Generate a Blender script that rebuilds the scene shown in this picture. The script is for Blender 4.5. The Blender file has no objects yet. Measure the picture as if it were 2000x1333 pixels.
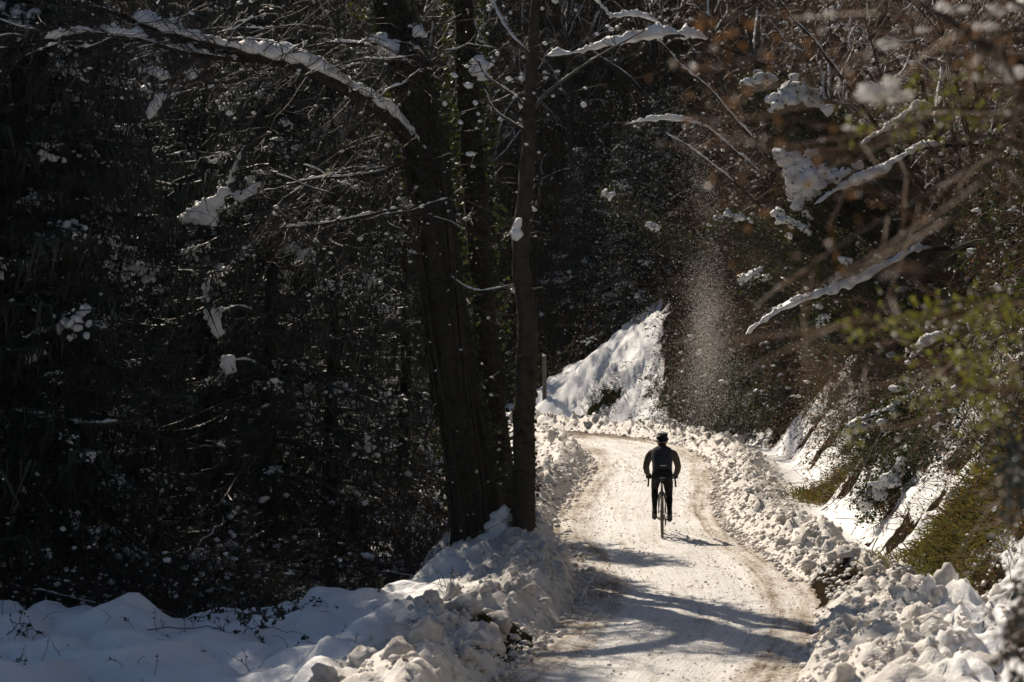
import bpy, math, random
import numpy as np
from mathutils import Vector, Matrix

# ------------------------------------------------------------------ camera, sky, sun, exposure
SC = bpy.context.scene
COL = SC.collection
CAM_H, FPX, HORIZON = 3.7, 4722.0, 610.0
cd = bpy.data.cameras.new('camera'); cam = bpy.data.objects.new('camera', cd); COL.objects.link(cam)
cd.lens = 85; cd.sensor_width = 36; cd.clip_start = 0.1; cd.clip_end = 1000
cam.location = (0, 0, CAM_H)
cam.rotation_euler = (math.pi / 2 - (666.5 - HORIZON) / FPX, 0, 0)
cd.dof.use_dof = True; cd.dof.focus_distance = 40.0; cd.dof.aperture_fstop = 3.0
SC.camera = cam
SUN_EL, SUN_AZ = math.radians(41), math.radians(30)      # azimuth counted from straight ahead to the left
S = Vector((-math.sin(SUN_AZ) * math.cos(SUN_EL), math.cos(SUN_AZ) * math.cos(SUN_EL), math.sin(SUN_EL)))
W = bpy.data.worlds.new('World'); SC.world = W; W.use_nodes = True
nt = W.node_tree
sky = nt.nodes.new('ShaderNodeTexSky'); sky.sky_type = 'NISHITA'; sky.sun_disc = False
sky.sun_elevation = SUN_EL; sky.sun_rotation = -SUN_AZ
sky.ozone_density = 2.0
nt.links.new(sky.outputs[0], nt.nodes['Background'].inputs[0])
nt.nodes['Background'].inputs[1].default_value = 0.05
sl = bpy.data.lights.new('sun', 'SUN'); sun = bpy.data.objects.new('sun', sl); COL.objects.link(sun)
sl.energy = 5.0; sl.angle = math.radians(0.53); sl.color = (1.0, 0.87, 0.71)
sun.rotation_euler = S.to_track_quat('Z', 'Y').to_euler()
sun.location = (0, 0, 60)
SC.view_settings.view_transform = 'Standard'; SC.view_settings.look = 'None'
SC.view_settings.exposure = 0.26; SC.view_settings.gamma = 1.0; SC.view_settings.use_curve_mapping = False
SC.render.engine = 'CYCLES'
SC.cycles.max_bounces = 6; SC.cycles.diffuse_bounces = 3; SC.cycles.glossy_bounces = 2
SC.cycles.transmission_bounces = 3; SC.cycles.transparent_max_bounces = 4; SC.cycles.volume_bounces = 0
SC.cycles.use_denoising = True
SC.cycles.denoiser = 'OPENIMAGEDENOISE'; SC.cycles.denoising_prefilter = 'ACCURATE'; SC.cycles.denoising_input_passes = 'RGB_ALBEDO_NORMAL'

# ------------------------------------------------------------------ helpers
def rng(s): return np.random.RandomState(s)

def P(px, py, d):
    """world point seen at photograph pixel (px, py) at d metres from the camera"""
    return np.array([(px - 1000) / FPX * d, d, CAM_H - (py - HORIZON) / FPX * d])

def _hash(ix, iy, iz):
    h = (ix * 374761393 + iy * 668265263 + iz * 1442695041) & 0xffffffff
    h = ((h ^ (h >> 13)) * 1274126177) & 0xffffffff
    h = ((h ^ (h >> 16)) * 2246822519) & 0xffffffff
    return ((h ^ (h >> 15)) & 0xffffff) / 16777215.0

def vn(x, y, z=0.0):
    x, y, z = np.broadcast_arrays(np.asarray(x, float), np.asarray(y, float), np.asarray(z, float))
    ix, iy, iz = np.floor(x).astype(np.int64), np.floor(y).astype(np.int64), np.floor(z).astype(np.int64)
    fx, fy, fz = x - ix, y - iy, z - iz
    fx, fy, fz = fx*fx*(3-2*fx), fy*fy*(3-2*fy), fz*fz*(3-2*fz)
    r = 0
    for a in (0, 1):
        for b in (0, 1):
            for c in (0, 1):
                w = (fx if a else 1-fx) * (fy if b else 1-fy) * (fz if c else 1-fz)
                r = r + w * _hash(ix + a, iy + b, iz + c)
    return r * 2 - 1

def fbm(x, y, z=0.0, o=4, lac=2.1, g=0.5):
    r, a, s, n = 0, 1.0, 1.0, 0
    for i in range(o):
        r = r + a * vn(np.asarray(x) * s + 17.3 * i, np.asarray(y) * s - 9.1 * i, np.asarray(z) * s + 3.7 * i)
        n += a; a *= g; s *= lac
    return r / n

def sst(a, b, x):
    t = np.clip((np.asarray(x, float) - a) / (b - a), 0, 1); return t * t * (3 - 2 * t)

def norm(v): return v / np.maximum(np.linalg.norm(v, axis=-1, keepdims=True), 1e-9)

class MB:
    """collects vertices and faces as arrays; build() links them as ONE mesh object"""
    def __init__(s): s.V, s.Q, s.T, s.n = [], [], [], 0
    def add(s, V, quads=None, tris=None):
        V = np.asarray(V, float).reshape(-1, 3)
        if quads is not None and len(quads): s.Q.append(np.asarray(quads, np.int64) + s.n)
        if tris is not None and len(tris): s.T.append(np.asarray(tris, np.int64) + s.n)
        s.V.append(V); s.n += len(V); return s
    def arrays(s):
        V = np.concatenate(s.V) if s.V else np.zeros((0, 3))
        Q = np.concatenate(s.Q) if s.Q else np.zeros((0, 4), np.int64)
        T = np.concatenate(s.T) if s.T else np.zeros((0, 3), np.int64)
        return V, Q, T
    def merge(s, o, M=None):
        V, Q, T = o.arrays()
        if M is not None: V = V @ M[:3, :3].T + M[:3, 3]
        return s.add(V, Q, T)
    def mesh(s, name, mat, smooth=True):
        V, Q, T = s.arrays()
        me = bpy.data.meshes.new(name)
        me.vertices.add(len(V)); me.vertices.foreach_set('co', V.astype(np.float32).ravel())
        nl = len(Q) * 4 + len(T) * 3
        me.loops.add(nl); me.loops.foreach_set('vertex_index', np.concatenate([Q.ravel(), T.ravel()]).astype(np.int32))
        npoly = len(Q) + len(T)
        me.polygons.add(npoly)
        st = np.concatenate([np.arange(len(Q)) * 4, len(Q) * 4 + np.arange(len(T)) * 3]).astype(np.int32)
        me.polygons.foreach_set('loop_start', st)
        me.polygons.foreach_set('use_smooth', np.full(npoly, smooth, bool))
        me.update(calc_edges=True)
        if mat: me.materials.append(mat)
        return me
    def build(s, name, mat, parent=None, smooth=True):
        o = link(name, s.mesh(name, mat, smooth), parent)
        if name in ('snow_cover', 'leaves', 'needles', 'ivy'): o['kind'] = 'stuff'      # past counting, too small to pick apart
        return o

def link(name, data, parent=None):
    o = bpy.data.objects.new(name, data); COL.objects.link(o)
    if parent is not None: o.parent = parent
    return o

def tag(o, label=None, cat=None, group=None, kind=None):
    if label: o['label'] = label
    if cat: o['category'] = cat
    if group: o['group'] = group
    if kind: o['kind'] = kind
    return o

def thing(name, label, cat, loc=(0, 0, 0), rz=0.0, group=None, scale=None):
    o = link(name, None); o.location = loc; o.rotation_euler = (0, 0, rz)
    if scale is not None: o.scale = scale if hasattr(scale, '__len__') else (scale,) * 3
    return tag(o, label, cat, group)

CHILD = {}
def kids(o):
    return [c for c in COL.objects if c.parent == o] if o.name not in CHILD else CHILD[o.name]

def dup(o, loc, rz, scale, label, group=None):
    """copy of a thing with copies of its parts and sub-parts"""
    if o.name not in CHILD:
        CHILD[o.name] = kids(o)
    r = o.copy(); COL.objects.link(r)
    r.location = loc; r.rotation_euler = (0, 0, rz)
    r.scale = scale if hasattr(scale, '__len__') else (scale,) * 3
    r['label'] = label
    if group: r['group'] = group
    for ch in CHILD[o.name]:
        c = ch.copy(); COL.objects.link(c); c.parent = r
    return r

def tubes(Pth, R, k=3, close=False):
    Pth = np.asarray(Pth, float); R = np.asarray(R, float)
    if Pth.ndim == 2: Pth = Pth[None]; R = R[None] if R.ndim == 1 else R
    N, n, _ = Pth.shape
    R = np.broadcast_to(R, (N, n))
    T = norm(np.gradient(Pth, axis=1))
    m = norm(Pth[:, -1] - Pth[:, 0])
    ref = np.where(np.abs(m[:, 2:3]) > 0.8, np.array([[1.0, 0.13, 0]]), np.array([[0, 0.1, 1.0]]))
    A = norm(np.cross(T, ref[:, None, :])); B = np.cross(T, A)
    an = np.arange(k) * 2 * math.pi / k
    ring = Pth[:, :, None, :] + R[:, :, None, None] * (np.cos(an)[None, None, :, None] * A[:, :, None, :] + np.sin(an)[None, None, :, None] * B[:, :, None, :])
    V = ring.reshape(-1, 3)
    i = np.arange(N)[:, None, None] * n * k; j = np.arange(n - 1)[None, :, None] * k; q = np.arange(k)[None, None, :]; q2 = (q + 1) % k
    F = np.stack([i + j + q, i + j + q2, i + j + k + q2, i + j + k + q], -1).reshape(-1, 4)
    return V, F

def resample(pts, n):
    """smooth Catmull-Rom curve through pts, n samples"""
    pts = np.asarray(pts, float)
    p = np.vstack([2 * pts[0] - pts[1], pts, 2 * pts[-1] - pts[-2]])
    m = len(pts) - 1
    t = np.linspace(0, m, n); i = np.minimum(t.astype(int), m - 1); f = (t - i)[:, None]
    a, b, c, d = p[i], p[i + 1], p[i + 2], p[i + 3]
    return 0.5 * (2*b + (c - a)*f + (2*a - 5*b + 4*c - d)*f*f + (3*b - a - 3*c + d)*f**3)

def grow(starts, dirs, L, n, r, wob=0.15, grav=0.0, up=0.0):
    """N wandering stems: starts (N,3), dirs (N,3), lengths L (N)"""
    N = len(starts); pts = np.zeros((N, n, 3)); pts[:, 0] = starts; d = norm(dirs).copy()
    st = (np.asarray(L) / (n - 1))[:, None]
    for i in range(1, n):
        d = d + r.normal(0, wob, (N, 3)); d[:, 2] += up - grav * i / n
        d = norm(d); pts[:, i] = pts[:, i - 1] + d * st
    return pts

def along(Pth, r, m, lo=0.15, hi=1.0):
    """m random places on each path: points and tangents"""
    N, n, _ = Pth.shape
    t = r.uniform(lo, hi, (N, m)) * (n - 1.001); i = t.astype(int); f = (t - i)[..., None]
    a = np.take_along_axis(Pth, i[..., None].repeat(3, -1), 1); b = np.take_along_axis(Pth, (i + 1)[..., None].repeat(3, -1), 1)
    return (a + (b - a) * f).reshape(-1, 3), norm(b - a).reshape(-1, 3)

def leaves(C, D, size, r, width=0.6, fold=0.25):
    """folded leaf blades: base C, direction D, length size"""
    C = np.asarray(C, float); N = len(C); D = norm(np.asarray(D, float))
    size = np.broadcast_to(np.asarray(size, float), (N,))[:, None]
    side = norm(np.cross(D, r.normal(0, 1, (N, 3)))); nn = np.cross(side, D)
    tip = C + D * size; mid = C + D * size * 0.42
    l = mid + side * size * width * 0.5 + nn * size * fold * width; q = mid - side * size * width * 0.5 + nn * size * fold * width
    V = np.stack([C, l, tip, q], 1).reshape(-1, 3); b = np.arange(N)[:, None] * 4
    return V, None, np.concatenate([b + [0, 1, 2], b + [0, 2, 3]])

def ico(sub):
    import bmesh
    bm = bmesh.new(); bmesh.ops.create_icosphere(bm, subdivisions=sub, radius=1)
    V = np.array([v.co[:] for v in bm.verts]); T = np.array([[v.index for v in f.verts] for f in bm.faces]); bm.free()
    return V, T
ICO = {i: ico(i) for i in (1, 2, 3)}
def lump(sub, seed, amp=0.35, freq=1.3):
    V, T = ICO[sub]
    d = 1 + amp * fbm(V[:, 0] * freq + seed * 7.1, V[:, 1] * freq, V[:, 2] * freq, 3)
    return V * d[:, None], T
LUMPS = {s: [lump(s, k + 1, 0.75 if s < 3 else 0.6, 1.5) for k in range(8)] for s in (1, 2, 3)}

def blobs(mb, C, R, r, sub=1, flat=0.7, stretch=None):
    """irregular snow lumps at C with radii R"""
    C = np.asarray(C, float); N = len(C)
    if N == 0: return
    R = np.broadcast_to(np.asarray(R, float), (N,))
    kind = r.randint(0, 8, N); a = r.uniform(0, 6.283, N); ex = r.uniform(0.7, 1.5, N)
    for k in range(8):
        m = np.where(kind == k)[0]
        if not len(m): continue
        V, T = LUMPS[sub][k]
        c, s_ = np.cos(a[m])[:, None], np.sin(a[m])[:, None]
        X = (V[None, :, 0] * c - V[None, :, 1] * s_ * ex[m][:, None]); Y = (V[None, :, 0] * s_ + V[None, :, 1] * c * ex[m][:, None]); Z = V[None, :, 2] * flat + 0 * c
        VV = np.stack([X, Y, Z], -1) * R[m][:, None, None]
        if stretch is not None:
            d = stretch[m][:, None, :]; VV = VV + d * (V[None, :, 0:1] * 1.0) * R[m][:, None, None]
        VV = VV + C[m][:, None, :]
        mb.add(VV.reshape(-1, 3), None, (T[None] + (np.arange(len(m)) * len(V))[:, None, None]).reshape(-1, 3))

def snow_on(mb, path, rad, thick, seed, k=9, gap=0.0, sag=0.0):
    """lumpy cap of snow lying along the top of a branch"""
    path = np.asarray(path, float); L = np.linalg.norm(np.diff(path, axis=0), axis=1).sum()
    n = max(8, int(L / max(0.028, thick * 0.26))); p = resample(path, n)
    rad = np.interp(np.linspace(0, 1, n), np.linspace(0, 1, len(np.atleast_1d(rad))), np.atleast_1d(rad)) if np.ndim(rad) else np.full(n, rad)
    s = np.linspace(0, L, n)
    w = 0.72 + 1.0 * fbm(s * 2.2 / max(thick * 7, 0.35), seed * 3.3, 0, 3) + 0.55 * fbm(s / thick * .8, seed * 1.7, 5, 2)
    env = np.minimum(1, np.minimum(s, L - s) / (thick * 1.6) + 0.02) ** 0.5
    amt = np.clip(w - gap, 0.03, 1.6) * env
    T = norm(np.gradient(p, axis=0)); sd = norm(np.cross(T, [0, 0, 1.0])); up = norm(np.cross(sd, T))
    vert = np.clip(1 - np.abs(T[:, 2]), 0.25, 1)
    an = np.arange(k) * 2 * math.pi / k
    V = np.zeros((n, k, 3))
    for j in range(k):
        c, s_ = math.cos(an[j]), math.sin(an[j])
        jit = 1 + 0.42 * vn(s / (thick * 0.55), j * 1.9, seed) + 0.2 * vn(s / (thick * 0.28), j * 2.9, seed + 4)
        half = (rad + thick * 0.34 * amt) * jit
        hh = np.where(s_ > 0, thick * amt * vert * jit, -rad * 0.2 - sag * thick * amt * (1 + vn(s / (thick * .7), seed, 9)))
        V[:, j] = p + up * (rad * 0.75)[:, None] + sd * (c * half)[:, None] + up * (abs(s_) * hh)[:, None]
    i = np.arange(n - 1)[:, None] * k; q = np.arange(k)[None]; q2 = (q + 1) % k
    F = np.stack([i + q, i + q2, i + k + q2, i + k + q], -1).reshape(-1, 4)
    rr = rng(seed % 9973 + 1); q = rr.randint(1, n - 1, max(2, int(L / thick * .8))); q = q[amt[q] > .3]
    blobs(mb, p[q] + up[q] * (rad[q] * .7 + thick * amt[q] * vert[q] * .75)[:, None] + sd[q] * rr.normal(0, thick * .25, (len(q), 1)), thick * rr.uniform(.18, .42, len(q)), rr, 2 if thick > .09 else 1, .7)
    mb.add(V, F, [[0, j + 1, j] for j in range(1, k - 1)] + [[(n-1)*k, (n-1)*k + j, (n-1)*k + j + 1] for j in range(1, k - 1)])

# ------------------------------------------------------------------ materials
def mat(name):
    m = bpy.data.materials.new(name); m.use_nodes = True
    t = m.node_tree; b = t.nodes['Principled BSDF']; return m, t, b
def N_(t, typ, **kw):
    n = t.nodes.new('ShaderNode' + typ)
    for k, v in kw.items():
        if k in n.inputs: n.inputs[k].default_value = v
        else: setattr(n, k, v)
    return n
def ramp(t, src, stops):
    n = t.nodes.new('ShaderNodeValToRGB'); e = n.color_ramp.elements
    while len(e) < len(stops): e.new(0.5)
    for q, (p, c) in zip(e, stops):
        q.position = p; q.color = (*c, 1) if hasattr(c, '__len__') else (c, c, c, 1)
    t.links.new(src, n.inputs[0]); return n.outputs[0]
def mixc(t, f, a, b):
    n = t.nodes.new('ShaderNodeMix'); n.data_type = 'RGBA'
    for s, v in ((n.inputs[0], f), (n.inputs[6], a), (n.inputs[7], b)):
        if hasattr(v, 'links') or hasattr(v, 'is_linked'): t.links.new(v, s)
        else: s.default_value = v if not hasattr(v, '__len__') else (*v, 1)
    return n.outputs[2]
def math_(t, op, a, b=0.0):
    n = t.nodes.new('ShaderNodeMath'); n.operation = op
    for s, v in ((n.inputs[0], a), (n.inputs[1], b)):
        if hasattr(v, 'is_linked'): t.links.new(v, s)
        else: s.default_value = v
    return n.outputs[0]
def pos(t): return t.nodes.new('ShaderNodeNewGeometry').outputs['Position']
def objc(t): return t.nodes.new('ShaderNodeTexCoord').outputs['Object']
def noise(t, vec, scale, detail=4, rough=0.6, out=0):
    n = N_(t, 'TexNoise', Scale=scale, Detail=detail, Roughness=rough); t.links.new(vec, n.inputs['Vector']); return n.outputs[out]
def bump(t, b, h, strength, dist):
    n = N_(t, 'Bump', Strength=strength, Distance=dist); t.links.new(h, n.inputs['Height']); t.links.new(n.outputs[0], b.inputs['Normal'])
def translucent(t, b, col, f):
    tr = N_(t, 'BsdfTranslucent'); mx = N_(t, 'MixShader', Fac=f)
    if hasattr(col, 'is_linked'): t.links.new(col, tr.inputs[0])
    else: tr.inputs[0].default_value = (*col, 1)
    t.links.new(b.outputs[0], mx.inputs[1]); t.links.new(tr.outputs[0], mx.inputs[2])
    t.links.new(mx.outputs[0], t.nodes['Material Output'].inputs[0])

def simple(name, col, rough=0.8, metal=0.0, var=0.3, scale=20, trans=None, tcol=None, spec=0.5, bmp=0.0):
    m, t, b = mat(name); v = objc(t); n = noise(t, v, scale)
    c = ramp(t, n, [(0.25, tuple(x * (1 - var) for x in col)), (0.75, tuple(min(1, x * (1 + var)) for x in col))])
    t.links.new(c, b.inputs['Base Color']); b.inputs['Roughness'].default_value = rough; b.inputs['Metallic'].default_value = metal
    b.inputs['Specular IOR Level'].default_value = spec
    if bmp: bump(t, b, n, 0.6, bmp)
    if trans: translucent(t, b, tcol or c, trans)
    return m

def snow_mat(name, trans=0.0, sc=22, dist=0.03, sss=0.0, dirty=False):
    m, t, b = mat(name); v = objc(t)
    big = noise(t, v, 2.5); fine = noise(t, v, sc, 6, 0.65)
    c = ramp(t, big, [(0.3, (0.78, 0.80, 0.83)), (0.7, (0.88, 0.885, 0.89))] if not dirty else [(0.3, (0.43, 0.40, 0.365)), (0.7, (0.69, 0.67, 0.64))])
    t.links.new(c, b.inputs['Base Color']); b.inputs['Roughness'].default_value = 0.5
    b.inputs['Specular IOR Level'].default_value = 0.35
    bump(t, b, fine, 0.55, dist)
    if sss:
        b.inputs['Subsurface Weight'].default_value = sss; b.inputs['Subsurface Radius'].default_value = (1.0, 0.85, 0.75); b.inputs['Subsurface Scale'].default_value = 0.06
    if trans: translucent(t, b, (0.85, 0.86, 0.87), trans)
    return m
M = {}
M['snow'] = snow_mat('branch_snow', 0.22)
M['clod'] = snow_mat('ploughed_snow', 0.0, 14, 0.05, 0.4, True)
M['fleck'] = simple('snow_fleck', (0.9, 0.9, 0.9), 0.5, trans=0.5, tcol=(0.95, 0.93, 0.9))
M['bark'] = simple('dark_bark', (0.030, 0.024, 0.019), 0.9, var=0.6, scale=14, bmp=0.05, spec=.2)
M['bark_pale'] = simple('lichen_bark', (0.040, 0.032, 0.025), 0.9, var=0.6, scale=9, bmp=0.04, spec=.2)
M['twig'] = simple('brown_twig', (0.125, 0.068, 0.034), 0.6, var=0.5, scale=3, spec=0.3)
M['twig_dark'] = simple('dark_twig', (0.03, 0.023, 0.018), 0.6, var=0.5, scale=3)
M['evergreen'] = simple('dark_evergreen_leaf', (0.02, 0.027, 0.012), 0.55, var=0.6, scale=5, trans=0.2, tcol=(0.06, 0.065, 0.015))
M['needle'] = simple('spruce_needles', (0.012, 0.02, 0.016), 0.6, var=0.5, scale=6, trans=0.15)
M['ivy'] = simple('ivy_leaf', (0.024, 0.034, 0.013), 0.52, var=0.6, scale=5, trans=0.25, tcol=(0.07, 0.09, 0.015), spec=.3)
M['dryleaf'] = simple('dry_bramble_leaf', (0.08, 0.048, 0.022), 0.45, var=0.6, scale=4, trans=0.35, tcol=(0.32, 0.155, 0.05), spec=.3)
M['greenleaf'] = simple('yellow_green_leaf', (0.05, 0.07, 0.015), 0.5, var=0.5, scale=7, trans=0.45, tcol=(0.17, 0.17, 0.02))
M['grass'] = simple('mossy_grass', (0.06, 0.057, 0.02), 0.7, var=0.6, scale=3, trans=0.4, tcol=(0.15, 0.13, 0.03), spec=.25)
M['wood'] = simple('weathered_wood', (0.12, 0.10, 0.085), 0.85, var=0.4, scale=10, bmp=0.02)
# ------------------------------------------------------------------ terrain
CL = resample([(-9, -40), (-6, -20), (-3.4, 0), (-1.4, 10), (0.25, 18), (1.25, 24), (2.0, 28), (2.4, 32), (2.42, 36), (2.25, 39.5), (2.38, 45),
               (2.9, 51.4), (3.32, 58), (3.35, 64), (2.65, 69), (1.2, 73), (-1.3, 76.4), (-5, 78.6), (-12, 81), (-25, 84), (-45, 87), (-80, 92)], 900)
CT = norm(np.gradient(CL, axis=0)); CV = np.concatenate([[0], np.cumsum(np.linalg.norm(np.diff(CL, axis=0), axis=1))])
HW = 1.52

def road_uv(x, y):
    x = np.asarray(x, float).ravel(); y = np.asarray(y, float).ravel()
    u = np.empty(len(x)); v = np.empty(len(x))
    for s in range(0, len(x), 20000):
        e = slice(s, s + 20000)
        dx = x[e, None] - CL[None, :, 0]; dy = y[e, None] - CL[None, :, 1]
        d2 = dx * dx + dy * dy; i = d2.argmin(1); r = np.arange(len(i))
        cr = CT[i, 0] * dy[r, i] - CT[i, 1] * dx[r, i]        # positive to the left
        u[e] = np.sqrt(d2[r, i]) * np.where(cr > 0, -1, 1); v[e] = CV[i]
    return u, v
V24, V33, V76 = (CV[np.abs(CL[:, 1] - q).argmin()] for q in (24, 33, 76))

def terrain(x, y, full=False):
    shp = np.shape(x); x = np.asarray(x, float).ravel(); y = np.asarray(y, float).ravel()
    u, v = road_uv(x, y)
    hw = HW + 0.10 * fbm(v * 0.5, np.sign(u) * 4.0, 2, 3)
    n1 = fbm(x * 0.35, y * 0.35, 1, 3); n2 = fbm(x * 1.1, y * 1.1, 4, 3); crumb = fbm(x * 3.2, y * 3.2, 7, 4); fine = fbm(x * 7.5, y * 7.5, 9, 3)
    wx, wy = x + .12 * vn(x * 3, y * 3, 2), y + .12 * vn(x * 3, y * 3, 12)
    bil = np.abs(vn(wx * 2.6, wy * 2.2, 15)) * 1.0 + 0.55 * np.abs(vn(wx * 5.6, wy * 4.8, 25)) + 0.3 * np.abs(vn(wx * 11, wy * 9, 35))
    # ---- right side
    a = u - hw
    wide = sst(29.5, 26.5, y)                                     # the broad ploughed heap in the right foreground
    gapd = np.exp(-((y - 31.2) / 1.3) ** 2)                       # thin ploughing where bare earth shows
    bc = 0.65 + 0.55 * wide + 0.5 * gapd; bw = 0.42 + 0.55 * wide
    bh = (0.27 + 0.14 * wide) * (1 + 0.35 * fbm(v * 0.7, 3, 0, 3))
    berm = bh * np.exp(-((a - bc) / bw) ** 2)
    chunk = np.exp(-((a - bc - 0.1) / (bw * 1.5)) ** 2)
    zr = 0.03 + 0.85 * berm + chunk * (0.27 * bil + 0.06 * crumb - 0.06) + wide * sst(.8, 1.8, a) * (0.05 + 0.13 * (1 - np.abs(fbm((x * .8 - y * .45) * 3.4 + .3 * n2, (x * .45 + y * .8) * .8, 41, 3)) * 2.2))
    a0 = 1.75 + 0.40 * fbm(v * 0.16, 8, 0, 2) - 0.3 * np.exp(-((y - 31) / 2.5) ** 2)
    up = np.maximum(a - a0, 0)
    slope = np.where(up < 9, 1.45 * up - 0.45 * (1 - np.exp(-up / 0.6)), 1.45 * 9 - 0.45 + 0.45 * (up - 9))
    zr = zr + slope + sst(0.3, 2.5, up) * (0.55 * n1 + 0.3 * n2 + 0.12 * crumb)
    rill = fbm(v * 3.2 + a * .8, a * 0.55, 3, 4)                           # snow slides that run down the bank
    zr = zr + sst(0.0, 0.6, up) * (0.26 * rill + 0.14 * np.abs(vn(wx * 3.1, wy * 3.1, 77)) + 0.10 * np.abs(vn(wx * 6.5, wy * 6.5, 87)))
    # spur of snow where the road turns: its crest falls to the left
    crest = 0.35 + np.clip(x - 0.4, -6, 6) * 0.70 + 0.30 * n2 + 0.22 * np.abs(vn(x * 1.7, y * 1.7, 5)) - 0.18 * np.abs(vn(x * 3.6, y * 3.6, 6))
    far = sst(70, 76, y) * sst(9.5, 4.6, x)
    zr = zr * (1 - far) + far * np.minimum(zr, np.maximum(crest, 0.25) + 0.05 * np.maximum(y - 78, 0))
    # ---- left side
    b = -u - hw
    lb = 0.26 * (1 + 0.5 * fbm(v * 0.6, 11, 0, 3)) * np.exp(-((b - 0.55) / 0.45) ** 2)
    lchunk = np.exp(-((b - 0.55) / 0.65) ** 2)
    wet = 1 - .95 * np.exp(-((b - .15) / .6) ** 2) * np.exp(-((y - 26.3) / 1.2) ** 2); lb, lchunk = lb * wet, lchunk * wet
    drift = 0.5 + 0.5 * fbm(x * 0.9 + 3, y * 0.6, 2, 3)
    zl = 0.02 + lb + lchunk * (0.24 * bil + 0.06 * crumb - 0.05) + sst(0.4, 1.6, b) * (0.05 + 0.62 * drift ** 2 + 0.13 * n2 + 0.10 * (1 - np.abs(fbm(x * .8 + y * .5, y * 1.1 - x * .3, 5, 2)) * 2.5) * sst(33, 29, y) + 0.20 * np.abs(vn(wx * 1.7 + .6 * wy, wy * 1.5, 51)) + 0.09 * np.abs(vn(wx * 4.1, wy * 3.4, 52)) - 0.07)
    zl = zl + 0.42 * np.exp(-(((x + 0.25) / 0.9) ** 2 + ((y - 34.0) / 1.3) ** 2)) + 0.22 * np.exp(-(((x - 0.35) / 0.8) ** 2 + ((y - 31.8) / 1.4) ** 2))
    yd = 28.6 + 2.6 * sst(-6.0, -2.5, x) + .5 * fbm(x * .6, 4, 0, 2); drop = sst(0, 4.5, y - yd) * sst(-0.7, -2.6, x) * 1.5
    drop = np.maximum(drop, sst(1.6, 9, b) * sst(35, 40, y) * 2.0)
    zl = zl - 0.28 * sst(-0.8, -2.6, x) - drop + 0.45 * n1 * sst(2.5, 8, b)
    zl = zl - 0.25 * sst(28.5, 24, y) * sst(1.0, 4.0, b)
    z = np.where(a > 0, zr, np.where(b > 0, zl, 0.0))
    inroad = np.minimum(np.maximum(a, b), 0)
    z = np.where(np.maximum(a, b) <= 0, -0.07 * np.clip(-inroad / 0.12, 0, 1), z)
    edge = np.clip(np.maximum(a, b) / 0.18, 0, 1)
    z = np.where(np.maximum(a, b) > 0, z * edge, z)
    # ---- wooded hillside behind the bend
    z = z + np.minimum(np.maximum(y - 84, 0), 56) * 0.58 * sst(84, 90, y) + sst(88, 100, y) * 1.2 * n1
    z = z - sst(-14, -60, x) * 3
    if not full: return z.reshape(shp)
    snow = np.ones(len(x))
    pat = .75 * fbm(v * 0.9 + .5 * n2, a * 0.8, 6, 4) + 0.6 * fbm(x * 2.2, y * 2.2, z * 2.2, 4)
    bank = np.clip(1.05 + 2.2 * pat - 0.42 * up, 0, 1)
    snow = np.where((a > 0) & (up > 0), np.where(far > 0.5, np.clip(1.25 - sst(0.30, 0.60, fbm(x * 1.3 + 2, z * 1.7, y * .8, 4)) * .9, 0, 1), bank), snow)
    snow = snow * (1 - .93 * sst(-.3, .3, x - .0625 * y + .55 * fbm(y * .9, z * 1.3, x * .5, 3)) * sst(62, 67, y) * sst(0.1, .6, up))
    snow = snow * (1 - 0.97 * sst(82, 85, y)) * (1 - 0.7 * sst(3, 8, b) * sst(33, 36, y))
    bare = np.exp(-((a - 0.30) / 0.42) ** 2) * np.clip(gapd * 1.9 + 0.25 * fbm(v * 0.8, 5, 0, 2) + 0.1, 0, 1) * (a > -0.4)
    bare = np.maximum(bare, np.exp(-((b - 0.15) / 0.35) ** 2) * np.exp(-((y - 26.3) / 1.0) ** 2))
    snow = snow * (1 - np.clip(bare * 1.2, 0, 1))
    green = np.exp(-(((x - 6.4) / 0.8) ** 2 + ((y - 31) / 1.6) ** 2)) + .8 * np.exp(-(((x - 6.1) / 0.4) ** 2 + ((y - 47) / 1.0) ** 2)) + np.clip(.55 + 2.4 * fbm(x * 1.9 + 4, y * 1.6, z * 2.2, 4), 0, 1.1) * np.exp(-(((x - 2.95) / 0.62) ** 2 + ((y - 78.0) / 0.8) ** 2))
    green = green + np.exp(-(((x + 0.1) / 0.35) ** 2 + ((y - 26.3) / 0.8) ** 2))
    snow = snow * (1 - np.clip(green * 1.3, 0, 0.95))
    return z.reshape(shp), snow, green, u, v, up

def surf_normal(x, y, e=0.25):
    zx = terrain(x + e, y) - terrain(x - e, y); zy = terrain(x, y + e) - terrain(x, y - e)
    return norm(np.stack([-zx / (2*e), -zy / (2*e), np.ones_like(zx)], -1))

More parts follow.
